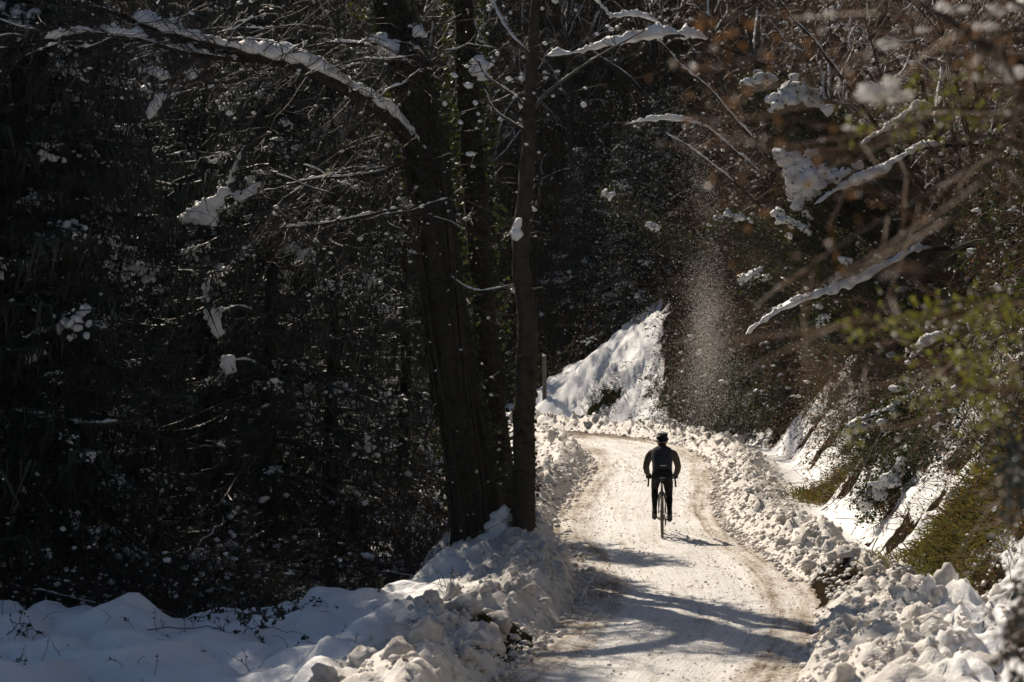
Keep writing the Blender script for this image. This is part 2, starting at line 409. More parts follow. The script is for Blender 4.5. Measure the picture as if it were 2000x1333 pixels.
def axis(parts):
    o = [np.array([parts[0][0]])]
    for a_, b_, st in parts: o.append(np.linspace(a_, b_, max(2, int(round((b_ - a_) / st)) + 1))[1:])
    return np.concatenate(o)
gx = axis([(-110, -40, 10), (-40, -9, 1.0), (-9, -3, 0.12), (-3, 0, .07), (0, 8.0, 0.065), (8.0, 10, .1), (10, 16, 0.2), (16, 40, 1.2), (40, 110, 10)])
gy = axis([(-40, 0, 4), (0, 21, 0.7), (21, 36, 0.062), (36, 55, 0.10), (55, 84, 0.17), (84, 130, 0.9), (130, 166, 12)])
GX, GY = np.meshgrid(gx, gy)
gz, gs, gg, gu, gv, gup = terrain(GX, GY, True)
nx, ny = len(gx), len(gy)
mb = MB(); i = np.arange(ny - 1)[:, None] * nx; j = np.arange(nx - 1)[None]
mb.add(np.stack([GX.ravel(), GY.ravel(), gz.ravel()], -1), np.stack([i + j, i + j + 1, i + nx + j + 1, i + nx + j], -1).reshape(-1, 4))

m, t, b = mat('snowy_ground'); v = pos(t)
at = N_(t, 'Attribute', attribute_name='snow'); ag = N_(t, 'Attribute', attribute_name='green')
nz = noise(t, v, 6, 5, 0.7); fine = noise(t, v, 30, 5, 0.65); mid = noise(t, v, 9, 5, 0.6)
sm = math_(t, 'ADD', at.outputs['Fac'], math_(t, 'MULTIPLY', math_(t, 'SUBTRACT', nz, 0.5), 0.9))
sf = ramp(t, sm, [(0.42, 0.0), (0.56, 1.0)])
earth = ramp(t, mid, [(0.3, (0.010, 0.008, 0.006)), (0.55, (0.028, 0.02, 0.013)), (0.8, (0.06, 0.043, 0.028))])
grassy = ramp(t, mid, [(0.3, (0.02, 0.024, 0.008)), (0.75, (0.08, 0.085, 0.025))])
ec = mixc(t, ag.outputs['Fac'], earth, grassy)
clean = ramp(t, noise(t, v, 1.6, 5), [(0.3, (0.74, 0.76, 0.79)), (0.7, (0.87, 0.875, 0.88))]); dirty = ramp(t, noise(t, v, 5, 5), [(0.3, (0.43, 0.40, 0.365)), (0.7, (0.69, 0.67, 0.64))])
sn = mixc(t, N_(t, 'Attribute', attribute_name='ploughed').outputs['Fac'], clean, dirty)
t.links.new(mixc(t, sf, ec, sn), b.inputs['Base Color'])
b.inputs['Roughness'].default_value = 0.6; t.links.new(math_(t, 'MULTIPLY', sf, 0.35), b.inputs['Specular IOR Level'])
bump(t, b, math_(t, 'ADD', math_(t, 'MULTIPLY', mid, 1.5), fine), 0.5, 0.035)
t.links.new(math_(t, 'MULTIPLY', sf, 0.35), b.inputs['Subsurface Weight']); b.inputs['Subsurface Radius'].default_value = (1.0, 0.85, 0.75); b.inputs['Subsurface Scale'].default_value = 0.05
M['ground'] = m
ground = mb.build('ground', m)
for nm, arr in (('snow', gs), ('green', gg), ('ploughed', sst(2.0, 1.0, np.abs(gu) - HW) * sst(.9, .2, gup))):
    A = ground.data.attributes.new(nm, 'FLOAT', 'POINT'); A.data.foreach_set('value', np.clip(arr, 0, 1).astype(np.float32))
tag(ground, 'snow covered ground with a steep bank right of the road', None, None, 'structure')

# ------------------------------------------------------------------ road of packed snow
vs = np.arange(CV[0] + 30, CV[-1] - 60, 0.16); us = np.linspace(-1.85, 1.85, 53)
U, VV = np.meshgrid(us, vs)
cx = np.interp(VV, CV, CL[:, 0]); cy = np.interp(VV, CV, CL[:, 1]); tx = np.interp(VV, CV, CT[:, 0]); ty = np.interp(VV, CV, CT[:, 1])
RX, RY = cx + ty * U, cy - tx * U
rz = 0.012 + 0.028 * fbm(U * 1.6, VV * 0.35, 2, 3) + 0.02 * fbm(RX * 4, RY * 4, 3, 3) + 0.012 * fbm(RX * 11, RY * 11, 8, 2)
rz -= 0.025 * np.exp(-((np.abs(U + 0.05) - 0.72) / 0.22) ** 2)
rz = np.where(np.abs(U) > 1.6, rz - (np.abs(U) - 1.6) * 0.4, rz)
ny, nx = U.shape; i = np.arange(ny - 1)[:, None] * nx; j = np.arange(nx - 1)[None]
mb = MB(); mb.add(np.stack([RX, RY, rz], -1).reshape(-1, 3), np.stack([i + j, i + j + 1, i + nx + j + 1, i + nx + j], -1).reshape(-1, 4))
m, t, b = mat('packed_snow_road'); v = pos(t)
au = N_(t, 'Attribute', attribute_name='uv_road'); sep = N_(t, 'SeparateXYZ'); t.links.new(au.outputs['Vector'], sep.inputs[0])
mp = N_(t, 'Mapping'); mp.inputs['Scale'].default_value = (3.2, 0.22, 1); t.links.new(au.outputs['Vector'], mp.inputs['Vector'])
mp2 = N_(t, 'Mapping'); mp2.inputs['Scale'].default_value = (11, 0.16, 1); t.links.new(au.outputs['Vector'], mp2.inputs['Vector']); track = noise(t, mp2.outputs[0], 1.0, 4, 0.6)
streak = noise(t, mp.outputs[0], 1.4, 6, 0.65); sp = noise(t, v, 17, 6, 0.8); blot = noise(t, v, 1.1, 4, 0.6); fine = noise(t, v, 60, 4, 0.7)
absu = math_(t, 'ABSOLUTE', sep.outputs[0])
edge = ramp(t, absu, [(0.78, 0.0), (1.0, 0.10)])            # dirtier towards the margins
lip = ramp(t, sep.outputs[0], [(0.0, 0.0), (1.0, 0.12)])
dirt = math_(t, 'ADD', math_(t, 'ADD', math_(t, 'ADD', math_(t, 'MULTIPLY', streak, 0.40), math_(t, 'MULTIPLY', track, 0.15)), math_(t, 'MULTIPLY', sp, 0.62)), math_(t, 'ADD', edge, math_(t, 'MULTIPLY', blot, 0.20)))
far_d = N_(t, 'MapRange'); far_d.inputs[1].default_value = V76 - 9; far_d.inputs[2].default_value = V76 - 3; far_d.inputs[3].default_value = 0; far_d.inputs[4].default_value = 0.2
t.links.new(sep.outputs[1], far_d.inputs[0])
dirt = math_(t, 'ADD', dirt, far_d.outputs[0])
col = ramp(t, dirt, [(0.0, (0.90, 0.90, 0.89)), (0.71, (0.87, 0.86, 0.84)), (0.78, (0.66, 0.60, 0.52)), (0.86, (0.24, 0.175, 0.115)), (0.97, (0.08, 0.055, 0.036))])
t.links.new(col, b.inputs['Base Color'])
ro = ramp(t, dirt, [(0.5, 0.5), (0.85, 0.75)]); t.links.new(ro, b.inputs['Roughness'])
t.links.new(ramp(t, dirt, [(0.6, 0.6), (0.78, 0.0)]), b.inputs['Coat Weight']); b.inputs['Coat Roughness'].default_value = 0.5
t.links.new(ramp(t, dirt, [(0.6, 1.0), (0.8, 0.15)]), b.inputs['Specular IOR Level'])
bump(t, b, math_(t, 'ADD', math_(t, 'MULTIPLY', sp, 1.2), math_(t, 'ADD', math_(t, 'MULTIPLY', fine, 0.35), math_(t, 'ADD', streak, math_(t, 'MULTIPLY', track, 1.1)))), 0.8, 0.045)
road = mb.build('road', m)
A = road.data.attributes.new('uv_road', 'FLOAT_VECTOR', 'POINT')
A.data.foreach_set('vector', np.stack([U, VV, 0 * U], -1).astype(np.float32).ravel())
tag(road, 'narrow mountain road of packed dirty snow bending left', None, None, 'structure')

# ------------------------------------------------------------------ ploughed snow banks with clods
def at_uv(u, v):
    return (np.interp(v, CV, CL[:, 0]) + np.interp(v, CV, CT[:, 1]) * u, np.interp(v, CV, CL[:, 1]) - np.interp(v, CV, CT[:, 0]) * u)
CLODM = []
for k in range(8):
    V, T = LUMPS[3][k]
    f = np.round(V * 1.7 + .3 * np.sin(k)) / 1.7
    V = V * 0.6 + f * 0.40 + 0.10 * np.stack([fbm(V[:, 0] * 3 + k, V[:, 1] * 3, V[:, 2] * 3 + q * 5, 3) for q in range(3)], -1)
    q = MB(); q.add(V * [1, 1, 0.8], None, T); CLODM.append(q.mesh('snow_clod', M['clod']))
def snowbank(name, label, side, y0, y1, nbig, nsmall, seed, amin, amax, rmax):
    r = rng(seed)
    root = thing(name, label, 'snow bank', (0, 0, 0))
    v0, v1 = (CV[np.abs(CL[:400 + 500, 1] - q).argmin()] for q in (y0, y1))
    v = r.uniform(v0, v1, nbig); a = amin + (amax - amin) * r.beta(1.6, 2.2, nbig); R = rmax * r.beta(1.3, 3.5, nbig) + 0.05
    x, y = at_uv(side * (HW + a), v); z = terrain(x, y)
    k = r.permutation(nbig)
    for i in k:
        o = bpy.data.objects.new('snow_clod', CLODM[r.randint(8)]); COL.objects.link(o); o.parent = root
        o.location = (x[i], y[i], z[i] + R[i] * 0.02); o.rotation_euler = (r.uniform(0, 6.28), r.uniform(0, 6.28), r.uniform(0, 6.28))
        o.scale = (R[i] * r.uniform(0.8, 1.35), R[i] * r.uniform(0.8, 1.3), R[i] * r.uniform(0.5, 0.85))
    v = r.uniform(v0, v1, nsmall); a = amin - 0.3 + (amax - amin + 0.35) * r.beta(1.3, 2.0, nsmall); R = 0.014 + 0.08 * r.beta(1.0, 5.0, nsmall)
    x, y = at_uv(side * (HW + a), v); z = np.maximum(terrain(x, y), 0.02)
    mb = MB(); big = R > 0.05
    blobs(mb, np.stack([x, y, z + R * 0.25], -1)[big], R[big], r, 2, 0.8); blobs(mb, np.stack([x, y, z + R * 0.25], -1)[~big], R[~big], r, 1, 0.8)
    o = mb.build('snow_crumbs', M['clod'], root); o['kind'] = 'stuff'
    return root
snowbank('snow_bank', 'lumpy ploughed snow ridge along the right road edge beside the cyclist', 1, 33, 56, 45, 2600, 11, 0.1, 1.5, 0.20)
snowbank('snow_bank', 'big heap of ploughed snow clods in the right foreground', 1, 22, 29.5, 22, 1300, 12, 0.25, 2.6, 0.26)
snowbank('snow_bank', 'broken snow lumps beside the patch of bare brown earth', 1, 29.5, 33, 24, 700, 13, 0.5, 2.2, 0.2)
snowbank('snow_bank', 'distant ploughed ridge below the snowy spur at the bend', 1, 56, 79, 36, 1500, 14, 0.1, 1.5, 0.24)
snowbank('snow_bank', 'shaded lumpy snow ridge left of the road in front of the big trunks', -1, 22, 33.5, 40, 1300, 15, 0.1, 1.6, 0.25)
snowbank('snow_bank', 'lumpy snow ridge behind the slim trunk on the left road edge', -1, 33.5, 72, 40, 1900, 16, 0.05, 1.5, 0.2)
# loose crumbs of snow and grit on the road itself
r = rng(5); n = 6500; v = r.uniform(V24 - 4, V76, n); u = r.uniform(-1.45, 1.45, n); x, y = at_uv(u, v)
mb = MB(); blobs(mb, np.stack([x, y, 0.015 + 0 * x], -1), 0.006 + 0.03 * r.beta(1, 5.5, n), r, 1, 0.7)
tag(mb.build('snow_crumbs', M['clod']), 'small crumbs of snow scattered over the road', None, None, 'stuff')
# ------------------------------------------------------------------ bicycle and rider
def pm(name, col, rough, metal=0.0, spec=0.5):
    return simple(name, col, rough, metal, 0.18, 30, spec=spec if rough < .6 or metal else .12)
M['frame'] = pm('black_frame_paint', (0.02, 0.02, 0.022), 0.3); M['rubber'] = pm('muddy_rubber', (0.10, 0.085, 0.068), 0.8)
M['metal'] = pm('worn_aluminium', (0.35, 0.35, 0.36), 0.35, 0.9); M['tape'] = pm('bar_tape', (0.015, 0.015, 0.015), 0.7)
M['jacket'] = pm('brown_grey_softshell', (0.048, 0.041, 0.033), 0.85); M['vest'] = pm('slate_vest', (0.032, 0.036, 0.042), 0.8)
M['tights'] = pm('black_tights', (0.008, 0.008, 0.0095), 0.85); M['glove'] = pm('black_glove', (0.012, 0.011, 0.011), 0.8)
M['shoe'] = pm('dark_shoe', (0.03, 0.025, 0.022), 0.6); M['helmet'] = pm('black_helmet', (0.012, 0.012, 0.014), 0.35)
M['helmet_in'] = pm('helmet_foam', (0.008, 0.008, 0.008), 0.9); M['skin'] = pm('skin', (0.42, 0.26, 0.19), 0.6)
M['reflect'] = pm('reflective_print', (0.75, 0.76, 0.78), 0.35); M['logo'] = pm('black_print', (0.006, 0.006, 0.007), 0.6)
M['hair'] = pm('dark_hair', (0.015, 0.011, 0.008), 0.6); M['lens'] = pm('dark_lens', (0.01, 0.01, 0.012), 0.1)

def tb(path, rad, k=8, n=None):
    p = resample(path, n) if n else np.asarray(path, float)
    rad = np.interp(np.linspace(0, 1, len(p)), np.linspace(0, 1, len(np.atleast_1d(rad))), np.atleast_1d(rad)) if np.ndim(rad) else np.full(len(p), rad)
    V, F = tubes(p, rad, k); m = len(V) // k
    caps = [[0, j, j + 1] for j in range(1, k - 1)] + [[(m-1)*k, (m-1)*k + j + 1, (m-1)*k + j] for j in range(1, k - 1)]
    return V, F, caps
def ring(c, R, r, axis_, seg=48, k=8, sq=1.0):
    """torus round an axis 'x'"""
    a = np.arange(seg) * 2 * math.pi / seg; q = np.arange(k) * 2 * math.pi / k
    rr = R + r * np.cos(q)[None] ; V = np.stack([np.broadcast_to(r * sq * np.sin(q)[None], (seg, k)), rr * np.cos(a)[:, None], rr * np.sin(a)[:, None]], -1).reshape(-1, 3) + c
    i = np.arange(seg)[:, None]; j = np.arange(k)[None]
    return V, np.stack([i*k + j, i*k + (j+1) % k, ((i+1) % seg)*k + (j+1) % k, ((i+1) % seg)*k + j], -1).reshape(-1, 4)
def disc(c, R, w, seg=24):
    a = np.arange(seg) * 2 * math.pi / seg
    def rg(rad, x): return np.stack([0*a + x, rad*np.cos(a), rad*np.sin(a)], -1)
    V = np.vstack([rg(R, -w), rg(R, w), rg(R*.4, -w), rg(R*.4, w)]) + c; i = np.arange(seg); n = (i + 1) % seg
    F = np.vstack([np.stack([i, n, n+seg, i+seg], -1), np.stack([i, i+2*seg, n+2*seg, n], -1), np.stack([i+seg, n+seg, n+3*seg, i+3*seg], -1), np.stack([i+2*seg, i+3*seg, n+3*seg, n+2*seg], -1)])
    return V, F
BX, BY = 2.445, 39.3
BZ = 0.02
bike = thing('bicycle', 'black drop bar gravel bicycle ridden away along the snowy road', 'bicycle', (BX, BY, BZ), -0.055)
RA, FA, BB = np.array([0, 0, .345]), np.array([0, 1.02, .345]), np.array([0, .43, .278])
ST, HT, HB = np.array([0, .262, .80]), np.array([0, .80, .86]), np.array([0, .855, .70])
f = MB()
for args in (((BB, ST), .0165), ((ST - [0, 0, .03], HT - [0, 0, .03]), .016), ((BB, HB + [0, 0, .03]), .021), ((HB, HT), .02)): f.add(*tb(*args))
for s in (-1, 1):
    f.add(*tb([BB + [s*.02, -.02, 0], [s*.05, .2, .31], [s*.066, .02, .345]], [.012, .009], 6, 8))
    f.add(*tb([ST + [s*.012, 0, -.05], [s*.042, .17, .62], [s*.05, .11, .52], [s*.066, 0, .36]], [.008, .007], 6, 10))
f.add(*tb([BB + [-.045, 0, 0], BB + [.045, 0, 0]], .024))
f.build('frame', M['frame'], bike)
f = MB()
for s in (-1, 1): f.add(*tb([HB + [0, 0, .0], HB + [s*.045, .02, -.05], [s*.055, .93, .5], [s*.052, 1.02, .345]], [.017, .012, .009], 6, 10))
f.build('fork', M['frame'], bike)
f = MB(); f.add(*tb([ST - [0, 0, .05], [0, .212, .965]], .0145)); f.build('seatpost', M['metal'], bike)
sad = MB()                                                     # saddle: wide rear, narrow nose, domed
ys = np.array([.08, .095, .13, .18, .24, .30, .345, .355]); wd = np.array([.03, .062, .072, .062, .036, .024, .018, .006])
q = np.arange(14) * 2 * math.pi / 14
V = np.stack([np.cos(q)[None] * wd[:, None], np.broadcast_to(ys[:, None], (8, 14)), .965 + np.where(np.sin(q) > 0, .022, .014)[None] * np.sin(q)[None] + 0.012 * np.exp(-((ys - .09) / .04) ** 2)[:, None]], -1).reshape(-1, 3)
i = np.arange(7)[:, None] * 14; j = np.arange(14)[None]; jj = (j + 1) % 14
sad.add(V, np.stack([i + j, i + jj, i + 14 + jj, i + 14 + j], -1).reshape(-1, 4), [[0, a_ + 1, a_] for a_ in range(1, 13)] + [[98, 98 + a_, 99 + a_] for a_ in range(1, 13)])
M['saddle'] = pm('worn_saddle', (.12, .115, .11), .45); so = sad.build('saddle', M['saddle'], bike)
f = MB()
for s in (-1, 1): f.add(*tb([[s*.022, .12, .955], [s*.024, .16, .935], [s*.022, .25, .935], [s*.01, .33, .958]], .0045, 6, 8))
f.build('saddle_rail', M['metal'], so)
for nm, c in (('rear', RA), ('front', FA)):
    wl = MB(); V, F = ring(c, .017, .012, 'x', 12, 6, 3.6); wl.add(V, F)
    w = wl.build('wheel', M['metal'], bike)
    mb = MB(); V, F = ring(c, .319, .023, 'x', 56, 10); mb.add(V, F)
    a_ = np.arange(150) * 2 * math.pi / 50                    # knobs of the tread
    for xx in (-.013, 0, .013):
        V, T = LUMPS[1][0]; aa = a_[:50] + xx * 3
        C = np.stack([0*aa + xx, .3385 * np.cos(aa), .3385 * np.sin(aa)], -1) + c
        mb.add((C[:, None] + V[None] * .0055).reshape(-1, 3), None, (T[None] + (np.arange(50) * len(V))[:, None, None]).reshape(-1, 3))
    mb.build('tyre', M['rubber'], w)
    mb = MB(); V, F = ring(c, .295, .012, 'x', 56, 6, .9); mb.add(V, F); mb.build('rim', M['frame'], w)
    mb = MB(); a_ = np.arange(28) * 2 * math.pi / 28; side = np.where(np.arange(28) % 2, .022, -.022); sh = np.where((np.arange(28) // 2) % 2, .5, -.5)
    p0 = np.stack([side, .018 * np.cos(a_ + sh * 3), .018 * np.sin(a_ + sh * 3)], -1) + c; p1 = np.stack([0*a_, .29 * np.cos(a_), .29 * np.sin(a_)], -1) + c
    mb.add(*tubes(np.stack([p0, p1], 1), np.full((28, 2), .0013), 3)); mb.build('spokes', M['metal'], w)
    mb = MB(); mb.add(*disc(c + [-.038, 0, 0], .08, .001, 28)); mb.build('brake_disc', M['metal'], w)
f = MB()
hb = [[0, .872, .925], [.10, .872, .926], [.185, .876, .926], [.213, .905, .926], [.218, .955, .915], [.222, .985, .86], [.226, .965, .80], [.23, .90, .785], [.232, .85, .79]]
for s in (-1, 1): f.add(*tb(np.array(hb) * [s, 1, 1], .0155, 8, 24))
hbar = f.build('handlebar', M['tape'], bike)
f = MB(); f.add(*tb([HT + [0, 0, .0], HT + [0, -.01, .04]], .02)); f.add(*tb([HT + [0, -.012, .04], [0, .872, .925]], .018)); f.build('stem', M['frame'], bike)
for s in (-1, 1):
    f = MB(); f.add(*tb([[s*.216, .93, .925], [s*.216, .97, .93], [s*.216, 1.0, .955], [s*.216, 1.012, .975]], [.017, .02, .018, .010], 8, 8))
    h = f.build('brake_hood', M['tape'], bike)
    f = MB(); f.add(*tb([[s*.218, 1.005, .945], [s*.222, 1.02, .90], [s*.23, 1.0, .83], [s*.236, .985, .80]], [.008, .007, .006], 6, 8)); f.build('brake_lever', M['metal'], h)
cr = MB(); cr.add(*disc(BB + [.045, 0, 0], .088, .003, 40)); crank = cr.build('chainring', M['metal'], bike)
for s in (-1, 1):
    f = MB(); tip = BB + [s*.075, s*-.17, 0]; f.add(*tb([BB + [s*.055, 0, 0], tip], [.015, .011], 6)); c_ = f.build('crank_arm', M['frame'], bike)
    f = MB(); f.add(*tb([tip + [s*.005, 0, 0], tip + [s*.03, 0, 0]], .008, 6))
    for dy in (-.035, .035): f.add(*tb([tip + [s*.025, dy, 0], tip + [s*.09, dy, 0]], .008, 6))
    for dx in (.028, .088): f.add(*tb([tip + [s*dx, -.038, 0], tip + [s*dx, .038, 0]], .007, 6))
    f.build('pedal', M['frame'], c_)
f = MB(); f.add(*tb([BB + [.045, 0, .088], [.045, .0, .345 + .035]], .004, 5)); f.add(*tb([BB + [.045, 0, -.088], [.045, .01, .20], [.045, -.02, .22], [.045, -.02, .30]], .004, 5)); f.build('chain', M['metal'], bike)
f = MB(); f.add(*disc(RA + [.036, 0, 0], .05, .012, 28)); f.build('cassette', M['metal'], bike)
f = MB(); f.add(*tb([[.05, -.02, .32], [.055, -.03, .28], [.05, .0, .215]], [.012, .012, .008], 6, 6)); f.add(*disc(np.array([.047, .005, .205]), .022, .004, 12)); f.add(*disc(np.array([.047, -.012, .26]), .022, .004, 12)); f.build('rear_derailleur', M['frame'], bike)
f = MB()
f.add(*tb([[0, .218, .90], [0, .20, .895]], .022, 10)); f.build('rear_lamp', M['tape'], bike)
mud = MB(); mud.add(*tb([[0, .10, .66], [0, .04, .695], [0, -.06, .70]], [.012, .02, .018], 6, 8)); mud.build('mudguard', M['tape'], bike)

# ---- rider: one continuous body, clothes and helmet as children
rider = None
def skinned(name, joints, edges, material, parent, root=0, levels=2):
    me = bpy.data.meshes.new(name); me.from_pydata([j[0] for j in joints], edges, [])
    o = link(name, me, parent); me.materials.append(material)
    sk = o.modifiers.new('skin', 'SKIN'); sk.use_smooth_shade = True
    for v_, j in zip(me.skin_vertices[0].data, joints):
        v_.radius = j[1] if hasattr(j[1], '__len__') else (j[1], j[1]); v_.use_root = False
    me.skin_vertices[0].data[root].use_root = True
    ss = o.modifiers.new('sub', 'SUBSURF'); ss.levels = levels; ss.render_levels = levels
    return o
hipL, hipR = (-.085, .20, 1.00), (.085, .20, 1.00)
knL, knR = (-.118, .60, .785), (.112, .50, .685)
anL, anR = (-.122, .545, .375), (.122, .185, .385)
shL, shR = (-.185, .455, 1.365), (.185, .455, 1.365)
elL, elR = (-.262, .655, 1.135), (.262, .655, 1.135)
wrL, wrR = (-.232, .875, .975), (.232, .875, .975)
J = [((0, .20, 1.05), (.095, .07)), ((0, .255, 1.15), (.11, .08)), ((0, .35, 1.28), (.125, .085)), ((0, .435, 1.395), (.09, .06)), ((0, .475, 1.455), .055), ((0, .515, 1.53), (.078, .088)), ((0, .535, 1.585), (.074, .085)),
     (hipL, .062), (knL, .038), (anL, .027), (hipR, .062), (knR, .038), (anR, .027),
     (shL, .058), (elL, .042), (wrL, .027), (shR, .058), (elR, .042), (wrR, .027),
     ((-.122, .63, .325), .03), ((.122, .27, .315), .03)]
E = [(0, 1), (1, 2), (2, 3), (3, 4), (4, 5), (5, 6), (0, 7), (7, 8), (8, 9), (0, 10), (10, 11), (11, 12), (3, 13), (13, 14), (14, 15), (3, 16), (16, 17), (17, 18), (9, 19), (12, 20)]
rider = skinned('person', J, E, M['skin'], None)
rider.location = (BX, BY, BZ); rider.rotation_euler = (0, 0, -0.055)
tag(rider, 'cyclist seen from behind in dark vest, black tights and black helmet', 'person')

def loft(secs, k=24, sup=2.4):
    """secs: (centre, half width, half depth, tilt in the y-z plane) -> closed skin"""
    q = np.arange(k) * 2 * math.pi / k; c, s_ = np.cos(q), np.sin(q)
    c = np.sign(c) * np.abs(c) ** (2 / sup); s_ = np.sign(s_) * np.abs(s_) ** (2 / sup)
    V = []
    for (ctr, w, d, ti) in secs:
        V.append(np.stack([ctr[0] + w * c, ctr[1] + d * s_ * math.cos(ti), ctr[2] - d * s_ * math.sin(ti)], -1))
    n = len(secs); V = np.concatenate(V); i = np.arange(n - 1)[:, None] * k; j = np.arange(k)[None]; jj = (j + 1) % k
    return V, np.stack([i + j, i + jj, i + k + jj, i + k + j], -1).reshape(-1, 4), [[0, a_ + 1, a_] for a_ in range(1, k - 1)] + [[(n-1)*k, (n-1)*k + a_, (n-1)*k + a_ + 1] for a_ in range(1, k - 1)]
TI = math.radians(35)
mb = MB()
mb.add(*loft([((0, .225, 1.105), .160, .114, .12), ((0, .225, 1.115), .168, .124, .12), ((0, .25, 1.145), .163, .122, .3), ((0, .285, 1.20), .166, .122, TI), ((0, .335, 1.28), .178, .128, TI),
              ((0, .38, 1.345), .188, .122, TI), ((0, .415, 1.395), .182, .108, TI), ((0, .44, 1.428), .145, .088, TI), ((0, .458, 1.452), .095, .072, TI), ((0, .472, 1.478), .064, .062, .3), ((0, .488, 1.515), .060, .060, .3)]))
vest = mb.build('vest', M['vest'], rider)
ss = vest.modifiers.new('sub', 'SUBSURF'); ss.levels = 1; ss.render_levels = 2
# folds pressed into the cloth
co = np.array([v_.co[:] for v_ in vest.data.vertices]); co[:, 1] += 0.008 * fbm(co[:, 0] * 9, co[:, 2] * 16, 3, 3) + 0.004 * np.sin(co[:, 2] * 90); vest.data.vertices.foreach_set('co', co.astype(np.float32).ravel())
mb = MB()
for s in (-1, 1):
    p = np.array([[s*.07, .44, 1.385], [s*.165, .45, 1.352], [s*.225, .53, 1.265], [s*.262, .655, 1.135], [s*.252, .77, 1.045], [s*.233, .865, .98]])
    pr = resample(p, 26); rr = np.interp(np.linspace(0, 1, 26), [0, .15, .25, .4, .6, .8, 1], [.045, .062, .070, .062, .052, .048, .038]) * (1 + 0.10 * fbm(np.arange(26) * .9, s * 3.0, 1, 2))
    mb.add(*tb(pr, rr, 14))
mb.build('jacket_sleeves', M['jacket'], rider)
mb = MB()
mb.add(*loft([((0, .195, .93), .12, .07, .1), ((0, .19, .965), .165, .105, .1), ((0, .19, 1.01), .176, .122, .15), ((0, .205, 1.06), .168, .12, .2), ((0, .235, 1.13), .155, .11, .3)], 24))
for hp, kn, an_ in ((hipL, knL, anL), (hipR, knR, anR)):
    hp, kn, an_ = map(np.array, (hp, kn, an_))
    calf = kn * .62 + an_ * .38 + np.array([0, -.022, 0])
    pr = resample([hp + [0, -.01, .0], hp * .6 + kn * .4 + [0, 0, .01], kn + [0, .0, 0], calf, an_], 26)
    mb.add(*tb(pr, np.interp(np.linspace(0, 1, 26), [0, .25, .5, .58, .72, .9, 1], [.080, .084, .060, .055, .059, .041, .036]), 14))
mb.build('tights', M['tights'], rider)
for s, an_, pitch in ((-1, anL, -.45), (1, anR, -.55)):
    an_ = np.array(an_); mb = MB(); dv = np.array([0, math.cos(pitch), math.sin(pitch)]); upv = np.array([0, -math.sin(pitch), math.cos(pitch)])
    k = 14; q = np.arange(k) * 2 * math.pi / k; V = []
    for tt, w, hgt in ((-.075, .02, .035), (-.068, .034, .05), (-.03, .038, .052), (.03, .040, .042), (.09, .046, .034), (.14, .042, .028), (.175, .028, .02), (.185, .01, .01)):
        c = an_ + dv * tt - upv * (.062 - hgt)
        V.append(c + np.cos(q)[:, None] * np.array([w, 0, 0]) + np.sin(q)[:, None] * upv * hgt)
    n = 8; i = np.arange(n - 1)[:, None] * k; j = np.arange(k)[None]; jj = (j + 1) % k
    mb.add(np.concatenate(V), np.stack([i + j, i + jj, i + k + jj, i + k + j], -1).reshape(-1, 4), [[0, a_ + 1, a_] for a_ in range(1, k - 1)])
    mb.add(*tb([an_ + [0, -.004, .055], an_ + [0, 0, .0], an_ - upv * .03], [.041, .044, .043], 14))
    mb.build('shoe', M['shoe'], rider)
for s, wr in ((-1, wrL), (1, wrR)):
    wr = np.array(wr); mb = MB(); palm = np.array([s*.222, .955, .962])
    js = [(tuple(wr), .036), (tuple(wr * .5 + palm * .5 + [0, 0, .005]), .041), (tuple(palm), (.047, .032))]; ed = [(0, 1), (1, 2)]
    for q_, (dx, ln) in enumerate(((-.030, .9), (-.010, 1.0), (.010, .95), (.028, .78))):       # fingers close round the hood
        b_ = palm + [dx * -s * -1, .02, .0]; o_ = len(js)
        js += [(tuple(b_ + [0, .02, .004]), .011), (tuple(b_ + np.array([s*.012 + 0, .045 * ln, -.018])), .0105), (tuple(b_ + np.array([s*.008, .038 * ln, -.052])), .0095), (tuple(b_ + np.array([-s*.004, .018, -.068 * ln])), .0085)]
        ed += [(2, o_), (o_, o_ + 1), (o_ + 1, o_ + 2), (o_ + 2, o_ + 3)]
    o_ = len(js); js += [(tuple(palm + [-s*.040, -.01, -.004]), .0125), (tuple(palm + [-s*.046, .022, -.022]), .011), (tuple(palm + [-s*.038, .042, -.042]), .0095)]
    ed += [(1, o_), (o_, o_ + 1), (o_ + 1, o_ + 2)]
    skinned('glove', js, ed, M['glove'], rider, 2, 1)
# face, hair, helmet
hc = np.array([0, .535, 1.575])
mb = MB(); mb.add(*tb([hc + [0, .082, .015], hc + [0, .106, -.022], hc + [0, .084, -.03]], [.010, .014, .010], 8, 6)); mb.build('nose', M['skin'], rider)
mb = MB()
for s in (-1, 1):
    V, T = ICO[2]; mb.add(V * [.012, .02, .033] + hc + [s*.082, 0, -.02], None, T)
mb.build('ears', M['skin'], rider)
mb = MB(); mb.add(*tb([hc + [-.078, .01, .012], hc + [-.06, .078, .012], hc + [0, .096, .012], hc + [.06, .078, .012], hc + [.078, .01, .012]], [.004, .02, .016, .02, .004], 8, 16)); mb.build('sunglasses', M['lens'], rider)
V, T = ICO[3]; vv = V * [.083, .098, .085] + hc + [0, -.006, .0]; vv[:, 2] = np.maximum(vv[:, 2], hc[2] - .058 + .35 * np.maximum(vv[:, 1] - hc[1], 0))
mb = MB(); mb.add(vv, None, T); mb.build('hair', M['hair'], rider)
